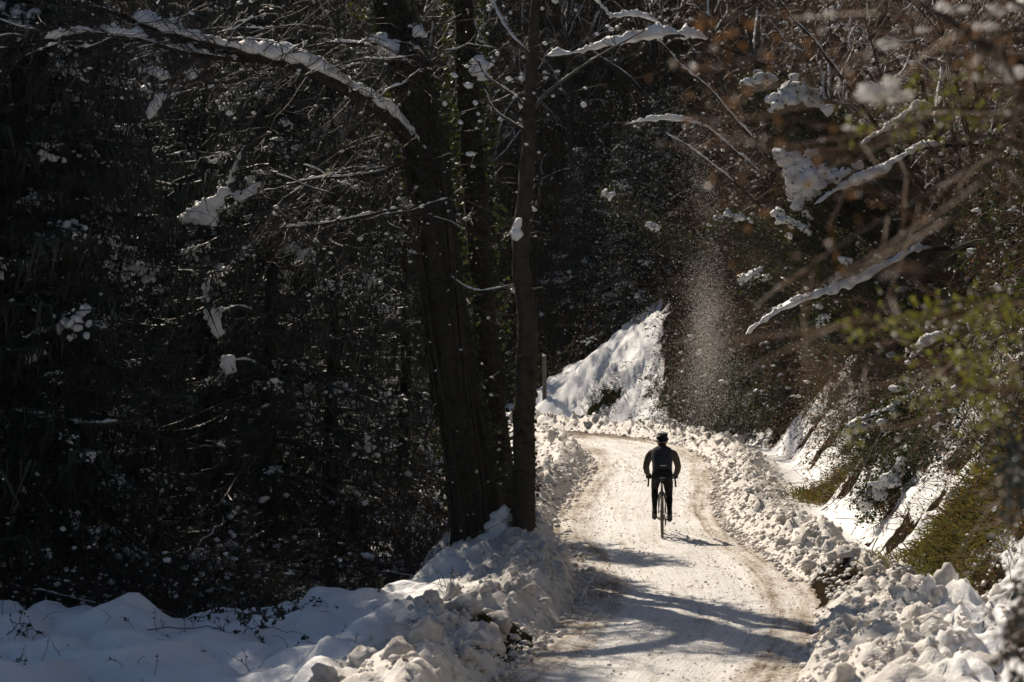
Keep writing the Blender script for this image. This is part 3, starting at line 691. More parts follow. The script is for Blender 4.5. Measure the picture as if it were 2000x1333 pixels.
# helmet shell with open vents between ribs
mb = MB(); V, T = ICO[3]; keep = V[:, 2] > -.25
vv = V * [.098, .128, .108] + hc + [0, -.004, .014]
back = np.clip(-V[:, 1], 0, 1); vv[:, 2] -= .022 * back * (V[:, 2] < .35)
vv[:, 2] = np.maximum(vv[:, 2], hc[2] + .012 - .045 * back)
mb.add(vv, None, T); helm = mb.build('helmet', M['helmet_in'], rider)
mb = MB()
for xo in (-.078, -.047, -.016, .016, .047, .078):
    th = np.linspace(-.12, math.pi + .05, 22)
    cw = math.sqrt(max(0, 1 - (xo / .104) ** 2))
    p = np.stack([xo * (0.75 + .25 * np.sin(np.clip(th, 0, math.pi))), np.cos(th) * .134 * cw, np.sin(th) * .115 * cw], -1) + hc + [0, -.004, .016]
    mb.add(*tb(p, [.009, .0135, .0135, .009], 8))
for th in (.5, 1.25, 1.95, 2.65):
    q = np.linspace(-.95, .95, 15); p = np.stack([.105 * np.sin(q), .133 * math.cos(th) * np.cos(q), .116 * math.sin(th) * np.cos(q) ** .8], -1) + hc + [0, -.004, .016]
    mb.add(*tb(p, .0095, 6))
q = np.linspace(0, 2 * math.pi, 40); p = np.stack([.100 * np.cos(q), .131 * np.sin(q) - .004, .014 - .04 * np.clip(-np.sin(q), 0, 1)], -1) + hc; mb.add(*tb(p, .011, 8))
mb.build('shell', M['helmet'], helm)
mb = MB()
for s in (-1, 1): mb.add(*tb([hc + [s*.09, .03, .0], hc + [s*.078, .02, -.06], hc + [s*.04, .05, -.10], hc + [0, .06, -.105]], .005, 5, 8))
mb.build('chin_strap', M['tape'], helm)
# prints on the back of the vest, laid on its surface
from mathutils.bvhtree import BVHTree
dg = bpy.context.evaluated_depsgraph_get()
bv = BVHTree.FromObject(vest, dg)
def decal(name, outline, material, z0, x0):
    q = []
    for (a_, b_) in outline:
        h = bv.ray_cast(Vector((x0 + a_, -1, z0 + b_)), Vector((0, 1, 0)))
        q.append((x0 + a_, (h[0].y if h[0] else .2) - .004, z0 + b_))
    me = bpy.data.meshes.new(name); n = len(q) // 2
    me.from_pydata(q, [], [(k, k + 1, n + k + 1, n + k) for k in range(n - 1)]); me.materials.append(material)
    o = link(name, me, rider); so_ = o.modifiers.new('thick', 'SOLIDIFY'); so_.thickness = .002; return o
xs = np.linspace(-.045, .055, 9)
decal('reflective_strip', [(x_, -.006) for x_ in xs] + [(x_, .006) for x_ in xs], M['reflect'], 1.175, 0.015)
xs = np.linspace(-.065, .035, 9)
decal('emblem', [(x_, -.012 + .016 * abs((x_ + .065) / .1 - .35)) for x_ in xs] + [(x_, .004 + .010 * (1 - ((x_ + .065) / .1))) for x_ in xs], M['logo'], 1.335, -0.02)
xs = np.linspace(-.14, .14, 15)
decal('hem_band', [(x_, -.005) for x_ in xs] + [(x_, .005) for x_ in xs], M['jacket'], 1.13, 0)
# ------------------------------------------------------------------ plants: builders
def spruce_parts(h, seed, lo=0.6, dens=1.0):
    """weeping spruce: trunk, boughs with hanging needle curtains, snow lying on the boughs"""
    r = rng(seed)
    tr, bo, ne, sn = MB(), MB(), MB(), MB()
    n = 14; zz = np.linspace(-0.4, h, n)
    tp = np.stack([0.05 * np.sin(zz * .7 + seed), 0.05 * np.cos(zz * .5), zz], -1)
    tr.add(*tubes(tp, np.linspace(0.017 * h + .03, 0.01, n), 8))
    zs = np.arange(lo, h - 0.2, 0.33 / dens); nb = 6
    z0 = np.repeat(zs, nb) + r.uniform(-.15, .15, len(zs) * nb); az = np.tile(np.arange(nb) * 6.283 / nb, len(zs)) + np.repeat(r.uniform(0, 6, len(zs)), nb) + r.uniform(-.4, .4, len(z0))
    L = (0.5 + (1 - z0 / h) ** 0.8 * 0.23 * h) * r.uniform(0.55, 1.15, len(z0)); N = len(z0)
    m = 7; s = np.linspace(0, 1, m)[None]
    droop = r.uniform(.25, .8, N)[:, None]
    rad = L[:, None] * s
    Z = z0[:, None] + rad * (0.12 - droop * 1.3 * s + droop * 0.75 * s ** 3)
    aa = az[:, None] + 0.25 * (r.uniform(-1, 1, N)[:, None]) * s
    Pb = np.stack([rad * np.cos(aa), rad * np.sin(aa), Z], -1)
    bo.add(*tubes(Pb, (0.008 + 0.012 * L)[:, None] * (1.05 - s), 4))
    # hanging sprays
    k = int(42 * dens)
    C, T = along(Pb, r, k, 0.18, 1.0); M_ = len(C)
    side = norm(np.cross(T, [0, 0, 1.0])) * r.choice([-1, 1], M_)[:, None]
    out = side * r.uniform(.05, .28, (M_, 1)) + T * r.uniform(0.0, .22, (M_, 1))
    ln = r.uniform(.16, .62, M_)
    p1 = C + out; p2 = p1 + np.stack([r.normal(0, .11, M_), r.normal(0, .11, M_), -ln * r.uniform(.5, 1, M_)], -1)
    w = r.uniform(.007, .020, M_)[:, None]; wv = norm(np.cross(p2 - C, r.normal(0, 1, (M_, 3))))
    V = np.stack([C - wv * w * .5, C + wv * w * .5, p1 - wv * w, p1 + wv * w, p2], 1).reshape(-1, 3); b_ = np.arange(M_)[:, None] * 5
    ne.add(V, b_ + [0, 1, 3, 2], b_ + [2, 3, 4])
    # short needle-twigs that roughen each spray
    q = r.permutation(M_)[: M_ * 2 // 3]; dd = np.stack([r.normal(0, .5, len(q)), r.normal(0, .5, len(q)), -np.ones(len(q))], -1)
    V, _, T3 = leaves(p1[q] + (p2[q] - p1[q]) * r.uniform(0, .7, (len(q), 1)), dd, r.uniform(.06, .15, len(q)), r, .22, .1); ne.add(V, None, T3)
    # snow
    idx = r.permutation(N)[: int(N * .30)]
    CC, CTn = along(Pb[idx], r, 2, .3, 1.0); nb_ = 26; m_ = len(CC)
    sd_ = norm(np.cross(CTn, [0, 0, 1.0])); cs = np.repeat(.35 + 1.5 * r.beta(1.2, 2.2, m_), nb_)[:, None]
    off = np.repeat(CTn, nb_, 0) * r.normal(0, .13, (m_ * nb_, 1)) + np.repeat(sd_, nb_, 0) * r.normal(0, .075, (m_ * nb_, 1)) + np.stack([0 * cs[:, 0], 0 * cs[:, 0], .02 - np.abs(r.normal(0, .10, m_ * nb_))], -1)
    pc = np.repeat(CC, nb_, 0) + off * cs; rc = (.010 + .05 * r.beta(1.1, 3.4, m_ * nb_)) * cs[:, 0]; stv = norm(off + r.normal(0, .05, off.shape) + [0, 0, -.06]) * r.uniform(.1, .9, (m_ * nb_, 1))
    bg_ = rc > .038
    blobs(sn, pc[bg_], rc[bg_], r, 2, .8, stv[bg_]); blobs(sn, pc[~bg_], rc[~bg_], r, 1, .85, stv[~bg_])
    q = r.permutation(M_)[: int(M_ * .03)]
    blobs(sn, C[q] + out[q] * .8 + [0, 0, .012], 0.010 + 0.05 * r.beta(1, 3.6, len(q)), r, 1, .55, norm(out[q] + [0, 0, -.12]) * r.uniform(0, .9, (len(q), 1)))
    return tr, bo, ne, sn, Pb

def make_spruce(h, seed, label, group, loc, rz=0.0, lo=0.6):
    tr, bo, ne, sn, _ = spruce_parts(h, seed, lo)
    t_ = thing('spruce', label, 'spruce', loc, rz, group)
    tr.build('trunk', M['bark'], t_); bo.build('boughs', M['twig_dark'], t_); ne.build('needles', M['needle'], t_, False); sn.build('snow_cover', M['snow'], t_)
    return t_

def shrub_parts(seed, ns, h, spread, nleaf, lsize, nsnow, wob=.16, grav=.12, thick=.008, twigs=5, sub=4, smax=.06, lw=.6):
    r = rng(seed); tw, lf, sn = MB(), MB(), MB()
    az = r.uniform(0, 6.283, ns); ti = r.uniform(.05, 1, ns) * spread
    d = np.stack([np.cos(az) * np.sin(ti), np.sin(az) * np.sin(ti), np.cos(ti)], -1)
    st = np.stack([np.cos(az) * .12, np.sin(az) * .12, 0 * az - .15], -1) * r.uniform(.3, 1.5, (ns, 1)); st[:, 2] = -.15
    P0 = grow(st, d, h * r.uniform(.6, 1.2, ns), 8, r, wob, grav, .03)
    tw.add(*tubes(P0, np.linspace(1, .3, 8)[None] * thick * r.uniform(.7, 1.4, (ns, 1)), 4))
    C, T = along(P0, r, twigs, .25, 1.0)
    P1 = grow(C, T + r.normal(0, .55, C.shape), h * r.uniform(.18, .5, len(C)), 6, r, wob * 1.4, grav * 1.3)
    tw.add(*tubes(P1, np.linspace(1, .35, 6)[None] * thick * .5, 3))
    C2, T2 = along(P1, r, sub, .2, 1.0)
    P2 = grow(C2, T2 + r.normal(0, .6, C2.shape), h * r.uniform(.08, .22, len(C2)), 4, r, wob * 1.5, grav)
    tw.add(*tubes(P2, np.full((1, 4), thick * .30), 3))
    if nleaf:
        C3, T3 = along(P2, r, max(1, int(math.ceil(nleaf / len(P2)))), .1, 1.0); q = r.permutation(len(C3))[:nleaf]
        V, _, T_ = leaves(C3[q], T3[q] + r.normal(0, .8, (len(q), 3)), lsize * r.uniform(.6, 1.3, len(q)), r, lw); lf.add(V, None, T_)
    if nsnow:
        AL = np.concatenate([C2, P1[:, 3], P1[:, -1]]); q = r.permutation(len(AL))[:nsnow]
        blobs(sn, AL[q] + [0, 0, .01], .012 + smax * r.beta(1, 2.6, len(q)), r, 1, .7, r.normal(0, .4, (len(q), 3)) * [1, 1, .4])
        q = [k_ for k_ in r.permutation(len(P1)) if abs(P1[k_, -1, 2] - P1[k_, 0, 2]) < .35 * np.linalg.norm(P1[k_, -1] - P1[k_, 0])][: max(1, nsnow // 25)]
        for c_ in q: snow_on(sn, P1[c_], thick * .5, smax * r.uniform(.4, .7), seed * 17 + c_, 6, .25, .2)
    return tw, lf, sn
def make_shrub(name, cat, label, loc, parts, tm, lm, group=None, rz=0., sc=1., sm='snow'):
    t_ = thing(name, label, cat, loc, rz, group, sc)
    parts[0].build('twigs', M[tm], t_)
    if parts[1].n: parts[1].build('leaves', M[lm], t_, False)
    if parts[2].n: parts[2].build('snow_cover', M[sm], t_)
    return t_

def bare_tree_parts(seed, h, r0, lean=(0, 0), nl=16, lo=.25, snow=.5, wob=.05, up=.05, spread=.9, fine=5, trunk=None):
    r = rng(seed); tr, sn = MB(), MB()
    if trunk is None:
        z = np.linspace(-.4, h, 12); trunk = np.stack([lean[0] * z / h * h * .5 + .12 * fbm(z * .4, seed, 0, 2) * h * .15, lean[1] * z * .5 + .12 * fbm(z * .4, seed, 9, 2) * h * .15, z], -1)
    n = len(trunk); rad = r0 * np.linspace(1, .15, n)
    tr.add(*tubes(trunk, rad, 8))
    C, T = along(trunk[None], r, nl, lo, .98)
    az = r.uniform(0, 6.283, nl); d = np.stack([np.cos(az), np.sin(az), r.uniform(.1, 1.1, nl)], -1) * [spread, spread, 1] + T * .4
    f = np.clip((C[:, 2] - trunk[0, 2]) / (trunk[-1, 2] - trunk[0, 2]), 0, 1)
    L1 = h * (.16 + .26 * (1 - f)) * r.uniform(.7, 1.25, nl)
    P1 = grow(C, d, L1, 9, r, wob * 2.4, .04, up); tr.add(*tubes(P1, (r0 * .36 * (1 - .6 * f))[:, None] * np.linspace(1, .2, 9)[None], 5))
    C2, T2 = along(P1, r, 6, .2, 1.); P2 = grow(C2, T2 + r.normal(0, .5, C2.shape), np.repeat(L1, 6) * r.uniform(.25, .55, len(C2)), 7, r, wob * 3, .05, up * .6)
    tw = MB(); tw.add(*tubes(P2, (r0 * .10 * np.linspace(1, .3, 7))[None], 3))
    C3, T3 = along(P2, r, fine, .2, 1.); P3 = grow(C3, T3 + r.normal(0, .6, C3.shape), h * r.uniform(.025, .085, len(C3)), 5, r, wob * 4, .08)
    tw.add(*tubes(P3, np.full((1, 5), max(.0035, r0 * .03)), 3))
    for k, p in enumerate(P1):
        if r.rand() < snow: snow_on(sn, p[:7], r0 * .2, r0 * r.uniform(.25, .55) + .02, seed * 13 + k, 7, r.uniform(0, .5), .1)
    q = r.permutation(len(P2))[: int(len(P2) * snow * .5)]
    for k in q: snow_on(sn, P2[k], r0 * .07, r0 * .2 + .018, seed * 29 + k, 5, r.uniform(.1, .6), .1)
    q = r.permutation(len(C3))[: int(len(C3) * snow * .3)]
    blobs(sn, C3[q], .02 + .05 * r.beta(1, 3, len(q)), r, 1, .8)
    return tr, tw, sn
def make_bare(label, group, loc, parts, rz=0., mt='bark', mtw='twig', name='bare_tree', cat='tree'):
    t_ = thing(name, label, cat, loc, rz, group)
    parts[0].build('trunk', M[mt], t_); parts[1].build('twigs', M[mtw], t_)
    if parts[2].n: parts[2].build('snow_cover', M['snow'], t_)
    return t_
def zt(x, y): return float(terrain(np.array([x]), np.array([y]))[0])
def snow_mass(name, parent, C, R, seed, sub=3, m='snow', vox=.026):
    """a hanging pillow of snow: overlapping lumps fused into one skin"""
    r = rng(seed); mb = MB(); C = np.asarray(C, float); R = np.asarray(R, float); blobs(mb, C, R * .85, r, sub, .75)
    k = 5; Rk = np.repeat(R, k); Ck = np.repeat(C, k, 0) + norm(r.normal(0, 1, (len(Rk), 3)) * [1, .8, .7]) * (Rk * r.uniform(.6, 1.1, len(Rk)))[:, None]; blobs(mb, Ck, Rk * r.uniform(.25, .55, len(Rk)), r, 2, .8)
    o = mb.build(name, M[m], parent)
    re = o.modifiers.new('fuse', 'REMESH'); re.mode = 'VOXEL'; re.voxel_size = vox; re.use_smooth_shade = True
    sm_ = o.modifiers.new('soften', 'SMOOTH'); sm_.factor = .5; sm_.iterations = 5
    return o
def ivy_on(mb, path, rad, n, r, size=.07, spread=.12):
    path = np.asarray(path, float); C, T = along(path[None], r, n, 0, 1)
    t_ = r.uniform(0, 6.283, n); a_ = norm(np.cross(T, [1.0, .1, .2])); b_ = np.cross(T, a_)
    nn = a_ * np.cos(t_)[:, None] + b_ * np.sin(t_)[:, None]
    lp = np.interp(np.arange(n), [0, n], [1, 1]); cl = np.clip(fbm(C[:, 0] * 3, C[:, 1] * 3, C[:, 2] * 1.6, 2) * 2 + .6, 0, 1.4)
    C = C + nn * (rad + spread * cl * r.uniform(0.1, 1, n))[:, None]
    V, _, T_ = leaves(C, nn * .5 + r.normal(0, .5, (n, 3)) + [0, 0, -.5], size * r.uniform(.5, 1.3, n), r, .9); mb.add(V, None, T_)

# ------------------------------------------------------------------ left: the big trunks at the road
D0 = 34.0
def px_path(pts, n=None, dz=None):
    p = np.array([P(a_, b_, c_) for a_, b_, c_ in pts]); return resample(p, n) if n else p
r = rng(77)
big = thing('ivy_clad_tree', 'massive dark leaning trunk wrapped in ivy with a long snow topped limb arching left', 'tree', (-0.42, D0, zt(-0.42, D0)))
bl = np.array(big.location)
tpth = np.vstack([px_path([(948, 1120, 34), (925, 950, 34), (895, 780, 34.1), (868, 600, 34.2), (842, 400, 34.3), (815, 220, 34.4), (775, 60, 34.6), (735, -90, 34.8)]), [[-2.3, 35.2, 10.2], [-2.8, 35.6, 12.3]]])
tp = resample(tpth, 90) - bl
rad = np.interp(np.linspace(0, 1, 90), [0, .06, .2, .6, 1], [.46, .36, .30, .25, .07]); kk = 28
V, F = tubes(tp, rad, kk); q = np.tile(np.arange(kk), 90); zz = V[:, 2]; ct = np.repeat(tp, kk, 0)
rough = 1 + .22 * fbm(np.cos(q * 6.283 / kk) * 2.2 + 5, np.sin(q * 6.283 / kk) * 2.2, zz * .9, 4) + .16 * fbm(np.cos(q * 6.283 / kk) * 5, np.sin(q * 6.283 / kk) * 5, zz * 3.5, 3) + .22 * np.abs(fbm(q * 1.7, zz * .6, 3, 3))
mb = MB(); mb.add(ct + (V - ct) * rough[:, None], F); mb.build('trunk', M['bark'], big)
limb = px_path([(838, 345, 34.3), (812, 295, 34.2), (765, 235, 34.0), (695, 185, 33.8), (605, 138, 33.6), (505, 112, 33.4), (405, 88, 33.3), (330, 68, 33.3), (262, 40, 33.4), (205, 20, 33.5)], 40) - bl
mb = MB(); mb.add(*tubes(limb, np.interp(np.linspace(0, 1, 40), [0, .1, .6, 1], [.15, .11, .075, .025]), 8))
limb2 = px_path([(500, 120, 33.4), (420, 112, 33.2), (350, 100, 33.2), (250, 75, 33.0), (180, 66, 33), (90, 80, 33)], 24) - bl
limb3 = px_path([(812, 300, 34.2), (760, 330, 33.7), (690, 345, 33.4), (620, 350, 33.2), (560, 362, 33.1)], 16) - bl
limb4 = px_path([(860, 400, 34.2), (770, 410, 33.6), (700, 425, 33.2), (620, 440, 33), (548, 447, 32.8)], 16) - bl
limb5 = px_path([(842, 130, 34.4), (800, 90, 34), (740, 88, 33.8), (640, 85, 33.6)], 14) - bl
for lp, r0 in ((limb2, .045), (limb3, .035), (limb4, .035), (limb5, .04)): mb.add(*tubes(lp, np.linspace(r0, .012, len(lp)), 6))
mb.build('limbs', M['bark'], big)
sn = MB()
snow_on(sn, limb[2:36], np.interp(np.linspace(0, 1, 34), [0, 1], [.12, .05]), .145, 3, 10, -.5, .15)
snow_on(sn, limb2[2:], .035, .11, 4, 8, .1, .2); snow_on(sn, limb3[4:], .02, .05, 5, 7, .25); snow_on(sn, limb4[2:], .02, .05, 6, 7, .2); snow_on(sn, limb5[1:], .03, .06, 7, 7, .15)
allb = np.concatenate([limb, limb2, limb3, limb4, limb5, tp[27:81:4]])
sw = r.permutation(np.repeat(np.arange(len(allb)), 5))[:330]
d = r.normal(0, 1, (330, 3)) * [1, .7, .6] + [-.35, -.3, -.25]
T1 = grow(allb[sw], d, r.uniform(.5, 2.2, 330), 9, r, .2, .05, .0)
C2, T2 = along(T1, r, 7, .15, 1); T2_ = grow(C2, T2 + r.normal(0, .6, C2.shape), r.uniform(.15, .7, len(C2)), 6, r, .25, .06)
fr_ = tp[r.randint(4, 76, 420)]; T3_ = grow(fr_, r.normal(0, 1, (420, 3)) * [1, .8, .5] + [0, -.2, -.1], r.uniform(.38, .75, 420), 6, r, .25, .1)
mb = MB(); mb.add(*tubes(T1, np.linspace(.011, .004, 9)[None], 3)); mb.add(*tubes(T2_, np.full((1, 6), .0036), 3)); mb.add(*tubes(T3_, np.full((1, 6), .0036), 3)); mb.build('twigs', M['twig_dark'], big)
blobs(sn, T3_[:120, 4], .012 + .035 * r.beta(1, 3, 120), r, 1, .7)
q = [k_ for k_ in range(len(T1)) if abs(T1[k_, 6, 2] - T1[k_, 2, 2]) < .3 * np.linalg.norm(T1[k_, 6] - T1[k_, 2])][:45]
for c_ in q: snow_on(sn, T1[c_, 2:7], .01, r.uniform(.02, .05), int(c_), 6, .3, .2)
blobs(sn, C2[r.permutation(len(C2))[:280]], .012 + .05 * r.beta(1, 3.5, 280), r, 1, .7)
sn.build('snow_cover', M['snow'], big)
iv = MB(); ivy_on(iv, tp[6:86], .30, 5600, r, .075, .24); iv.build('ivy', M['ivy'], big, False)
vine = MB()
for k in range(70):
    a0 = r.uniform(0, 6.28); s_ = np.linspace(0, 1, 90); off = np.stack([np.cos(a0 + s_ * r.uniform(-3, 3)), np.sin(a0 + s_ * r.uniform(-3, 3)), 0 * s_], -1) * (rad * (1.06 + .12 * fbm(s_ * 9, k * 3.1, 0, 2)))[:, None]
    vine.add(*tubes(tp + off, np.full(90, r.uniform(.006, .024)), 5))
vine.build('ivy_stems', M['bark_pale'], big)
for C_, R_, nm in (([P(1408 - 590, 60, 34.2)], .12, 0), ([P(735, 78, 33.8), P(755, 90, 33.8), P(765, 100, 33.8), P(745, 72, 33.9)], [.10, .13, .11, .10], 1), ([P(985, 1000, 33.6), P(975, 1030, 33.5), P(960, 1060, 33.4), P(990, 1050, 33.5)], [.14, .17, .2, .22], 2)):
    snow_mass('snow_lump', big, np.array(C_) - bl, np.array(R_), 40 + nm)

second = thing('ivy_clad_tree', 'straight ivy covered trunk standing just right behind the massive leaning trunk', 'tree', (-.15, 35.2, zt(-.15, 35.2)))
b2 = np.array(second.location)
tp2 = resample(np.vstack([px_path([(985, 1090, 35.2), (972, 900, 35.2), (948, 650, 35.3), (930, 400, 35.3), (915, 200, 35.4), (906, 0, 35.5), (900, -120, 35.6)]), [[-.85, 35.9, 11.0]]]), 36) - b2
rad2 = np.interp(np.linspace(0, 1, 36), [0, .1, .6, 1], [.27, .20, .17, .05])
V, F = tubes(tp2, rad2, 14); mb = MB(); ct = np.repeat(tp2, 14, 0); mb.add(ct + (V - ct) * (1 + .22 * fbm(V[:, 0] * 7, V[:, 1] * 7, V[:, 2] * 1.2, 3))[:, None], F); mb.build('trunk', M['bark'], second)
iv = MB(); ivy_on(iv, tp2[1:], .20, 3800, r, .075, .22); iv.build('ivy', M['ivy'], second, False)
T1 = grow(tp2[r.randint(6, 34, 60)], r.normal(0, 1, (60, 3)) * [1, .8, .4], r.uniform(.4, 1.5, 60), 8, r, .2, .05)
C2, _ = along(T1, r, 6); T2_ = grow(C2, r.normal(0, 1, C2.shape), r.uniform(.1, .5, len(C2)), 5, r, .25, .05)
mb = MB(); mb.add(*tubes(T1, np.linspace(.010, .004, 8)[None], 3)); mb.add(*tubes(T2_, np.full((1, 5), .0035), 3)); mb.build('twigs', M['twig_dark'], second)
sn = MB(); blobs(sn, C2[r.permutation(len(C2))[:90]], .012 + .06 * r.beta(1, 3, 90), r, 1, .7)
for c_ in r.permutation(60)[:16]: snow_on(sn, T1[c_, 2:7], .01, .05, int(c_) + 400, 6, .2, .2)
sn.build('snow_cover', M['snow'], second)
snow_mass('snow_lump', second, np.array([P(932, 118, 35), P(940, 130, 35), P(928, 140, 35), P(948, 150, 35)]) - b2, [.1, .12, .1, .09], 51)

slim = thing('slim_tree', 'slim bare trunk standing closest to the left road edge', 'tree', (.16, 33.4, zt(.16, 33.4)))
b3 = np.array(slim.location)
tp3 = resample(np.vstack([px_path([(1020, 1085, 33.4), (1024, 950, 33.4), (1024, 800, 33.4), (1030, 650, 33.4), (1016, 490, 33.4), (1030, 330, 33.4), (1036, 180, 33.5), (1046, 20, 33.6), (1056, -120, 33.7)]), [[.7, 34.0, 11.5]]]), 110) - b3
rad3 = np.interp(np.linspace(0, 1, 110), [0, .06, .3, .45, .7, 1], [.19, .15, .148, .12, .085, .03])
V, F = tubes(tp3, rad3, 14); mb = MB(); ct = np.repeat(tp3, 14, 0); mb.add(ct + (V - ct) * (1 + .24 * fbm(V[:, 0] * 9, V[:, 1] * 9, V[:, 2] * 4.5, 4))[:, None], F); mb.build('trunk', M['bark_pale'], slim)
lb = [px_path([(1035, 230, 33.5), (1060, 190, 33.4), (1110, 150, 33.3), (1170, 110, 33.2), (1260, 60, 33.2)], 14), px_path([(1030, 215, 33.5), (1000, 185, 33.4), (950, 150, 33.3), (935, 120, 33.3)], 10),
      px_path([(1040, 110, 33.5), (990, 60, 33.6), (950, -20, 33.8)], 8), px_path([(1030, 260, 33.5), (1000, 240, 33.3), (965, 215, 33.2), (945, 175, 33.2)], 9), px_path([(1050, 10, 33.6), (1110, -60, 33.8), (1170, -140, 34)], 8)]
mb = MB(); sn = MB()
for k, l_ in enumerate(lb):
    l_ = l_ - b3; mb.add(*tubes(l_, np.linspace(.028, .008, len(l_)), 6)); snow_on(sn, l_, .02, .06 if k else .028, 60 + k, 7, .1 if k else .5, .1)
    T1 = grow(l_[r.randint(1, len(l_), 16)], r.normal(0, 1, (16, 3)) + [0, 0, .3], r.uniform(.3, 1.0, 16), 7, r, .2, .06); mb.add(*tubes(T1, np.linspace(.007, .003, 7)[None], 3))
    blobs(sn, T1[:, r.randint(2, 6)], .02 + .05 * r.beta(1, 2.5, 16), r, 1, .8)
mb.build('limbs', M['twig_dark'], slim); sn.build('snow_cover', M['snow'], slim)
snow_mass('snow_lump', slim, np.array([P(1010, 440, 33.25), P(1008, 455, 33.25), P(1013, 430, 33.25), P(1005, 465, 33.25)]) - b3, [.07, .085, .06, .06], 52)
snow_mass('snow_lump', slim, np.array([P(1000, 490 + 690, 33.3), P(1010, 1060, 33.2), P(1040, 1065, 33.2)]) - b3, [.12, .15, .14], 53)
iv = MB(); ivy_on(iv, tp3[:34], .14, 700, r, .06, .10); iv.build('ivy', M['ivy'], slim, False)

# ------------------------------------------------------------------ left: spruces
spots = [(-3.76, 37.6, 10.2, 3, 'dark spruce with a clear vertical trunk under the snowy arching limb'),
         (-6.6, 35.6, 9.6, 1, 'weeping spruce with a heavy snow pad on its bough, left edge')]
SP = []
for k, (x, y, h, sd, lab) in enumerate(spots):
    SP.append(make_spruce(h, sd, lab, None, (x, y, zt(x, y) - .1), k * 1.3, 1.4 if k == 0 else .4))
back = [(-3.0, 40.2, .95), (-9.4, 30.6, 1.3), (-10.0, 32.8, 1.5), (-7.4, 36.3, 1.5), (-9.6, 39.6, 1.6), (-9.3, 35.0, 1.45), (-10.6, 36.2, 1.6), (-7.7, 38.6, 1.35), (-12.2, 39.5, 1.7), (-11.5, 33, 1.5), (-5.1, 40.2, .95), (-8.6, 38.5, 1.1), (-1.9, 42.5, .8), (-7.4, 43.5, 1.15), (-10.8, 42, 1.2), (-4.6, 46, .85), (-9.2, 49, 1.25), (-6.3, 52, 1.0), (-3.4, 51.5, .66), (-12.5, 48, 1.3), (-8.2, 57, 1.2),
        (-5.2, 59, .85), (-11.5, 60, 1.35), (-14, 54, 1.3), (-2.6, 58, .58), (-9.0, 66, 1.25), (-5.8, 68, .9), (-13.5, 68, 1.4), (-16, 62, 1.4)]
for k, (x, y, s_) in enumerate(back):
    o = dup(SP[1] if k % 3 else SP[0], (x, y, zt(x, y) - .1), 1.7 * k + .5, (s_, s_, s_), 'dark snow flecked spruce in the deep shade behind the front spruces', 'spruces in the shade left of the road')

def snowy_bough(label, pth, d, thick, lumps, seed, root):
    """a heavy bough with its pad of snow, grown from a spruce"""
    pth = np.array([P(a_, b_, d) for a_, b_ in pth]); mb = MB(); q = resample(pth, 24); rl = np.array(root.location)
    Rm = np.array(Matrix.Rotation(-root.rotation_euler.z, 3, 'Z')); tf = lambda X: (np.asarray(X) - rl) @ Rm.T
    mb.add(*tubes(tf(q), np.linspace(.05, .015, 24), 6)); b_ = mb.build('bough', M['twig_dark'], root)
    rr = rng(seed); C, T = along(q[None], rr, 260, .2, 1); ne = MB()
    V, _, T_ = leaves(tf(C + rr.normal(0, .10, C.shape) * [1, 1, .4]), rr.normal(0, .5, C.shape) + [0, 0, -1], rr.uniform(.05, .15, 260), rr, .22, .1); ne.add(V, None, T_); ne.build('needles', M['needle'], b_, False)
    s_ = MB(); snow_on(s_, tf(q[3:]), .03, thick, seed, 8, .1, .6)
    s_.build('snow_cover', M['snow'], b_)
    if lumps: snow_mass('snow_pad', b_, tf([P(a_, c_, d - .12) for a_, c_, _ in lumps]), [x_[2] for x_ in lumps], seed)
snowy_bough('', [(520, 260), (480, 290), (455, 340), (440, 380), (400, 410), (345, 430)], 36.9, .09, [(395, 405, .15), (380, 420, .14), (410, 420, .14), (425, 395, .12), (440, 375, .11), (470, 385, .11), (490, 375, .10), (498, 362, .07), (360, 428, .09), (418, 440, .07), (400, 435, .09)], 61, SP[0])
snowy_bough('', [(520, 620), (470, 600), (430, 610), (410, 590), (395, 570)], 36.8, .06, [(400, 585, .09), (412, 610, .12), (420, 630, .12), (425, 648, .09), (405, 560, .08)], 62, SP[0])
snowy_bough('', [(230, 650), (190, 640), (150, 630), (110, 640), (60, 655)], 34.9, .075, [(135, 632, .11), (150, 640, .09), (115, 642, .08), (65, 690, .10), (55, 700, .09), (80, 688, .08)], 63, SP[1])
snowy_bough('', [(380, 180), (340, 190), (310, 200), (290, 225)], 35.1, .06, [(305, 205, .10), (315, 190, .10), (298, 222, .10), (320, 150, .09), (300, 140, .10), (375, 150, .08), (380, 140, .08)], 64, SP[1])
snowy_bough('', [(265, 820), (200, 828), (140, 826), (90, 815), (30, 803)], 34.6, .06, [(148, 822, .08), (100, 818, .05)], 65, SP[1])
snowy_bough('', [(520, 720), (480, 705), (450, 712), (430, 740)], 36.6, .05, [(447, 700, .09), (447, 715, .10), (452, 725, .08)], 66, SP[0])

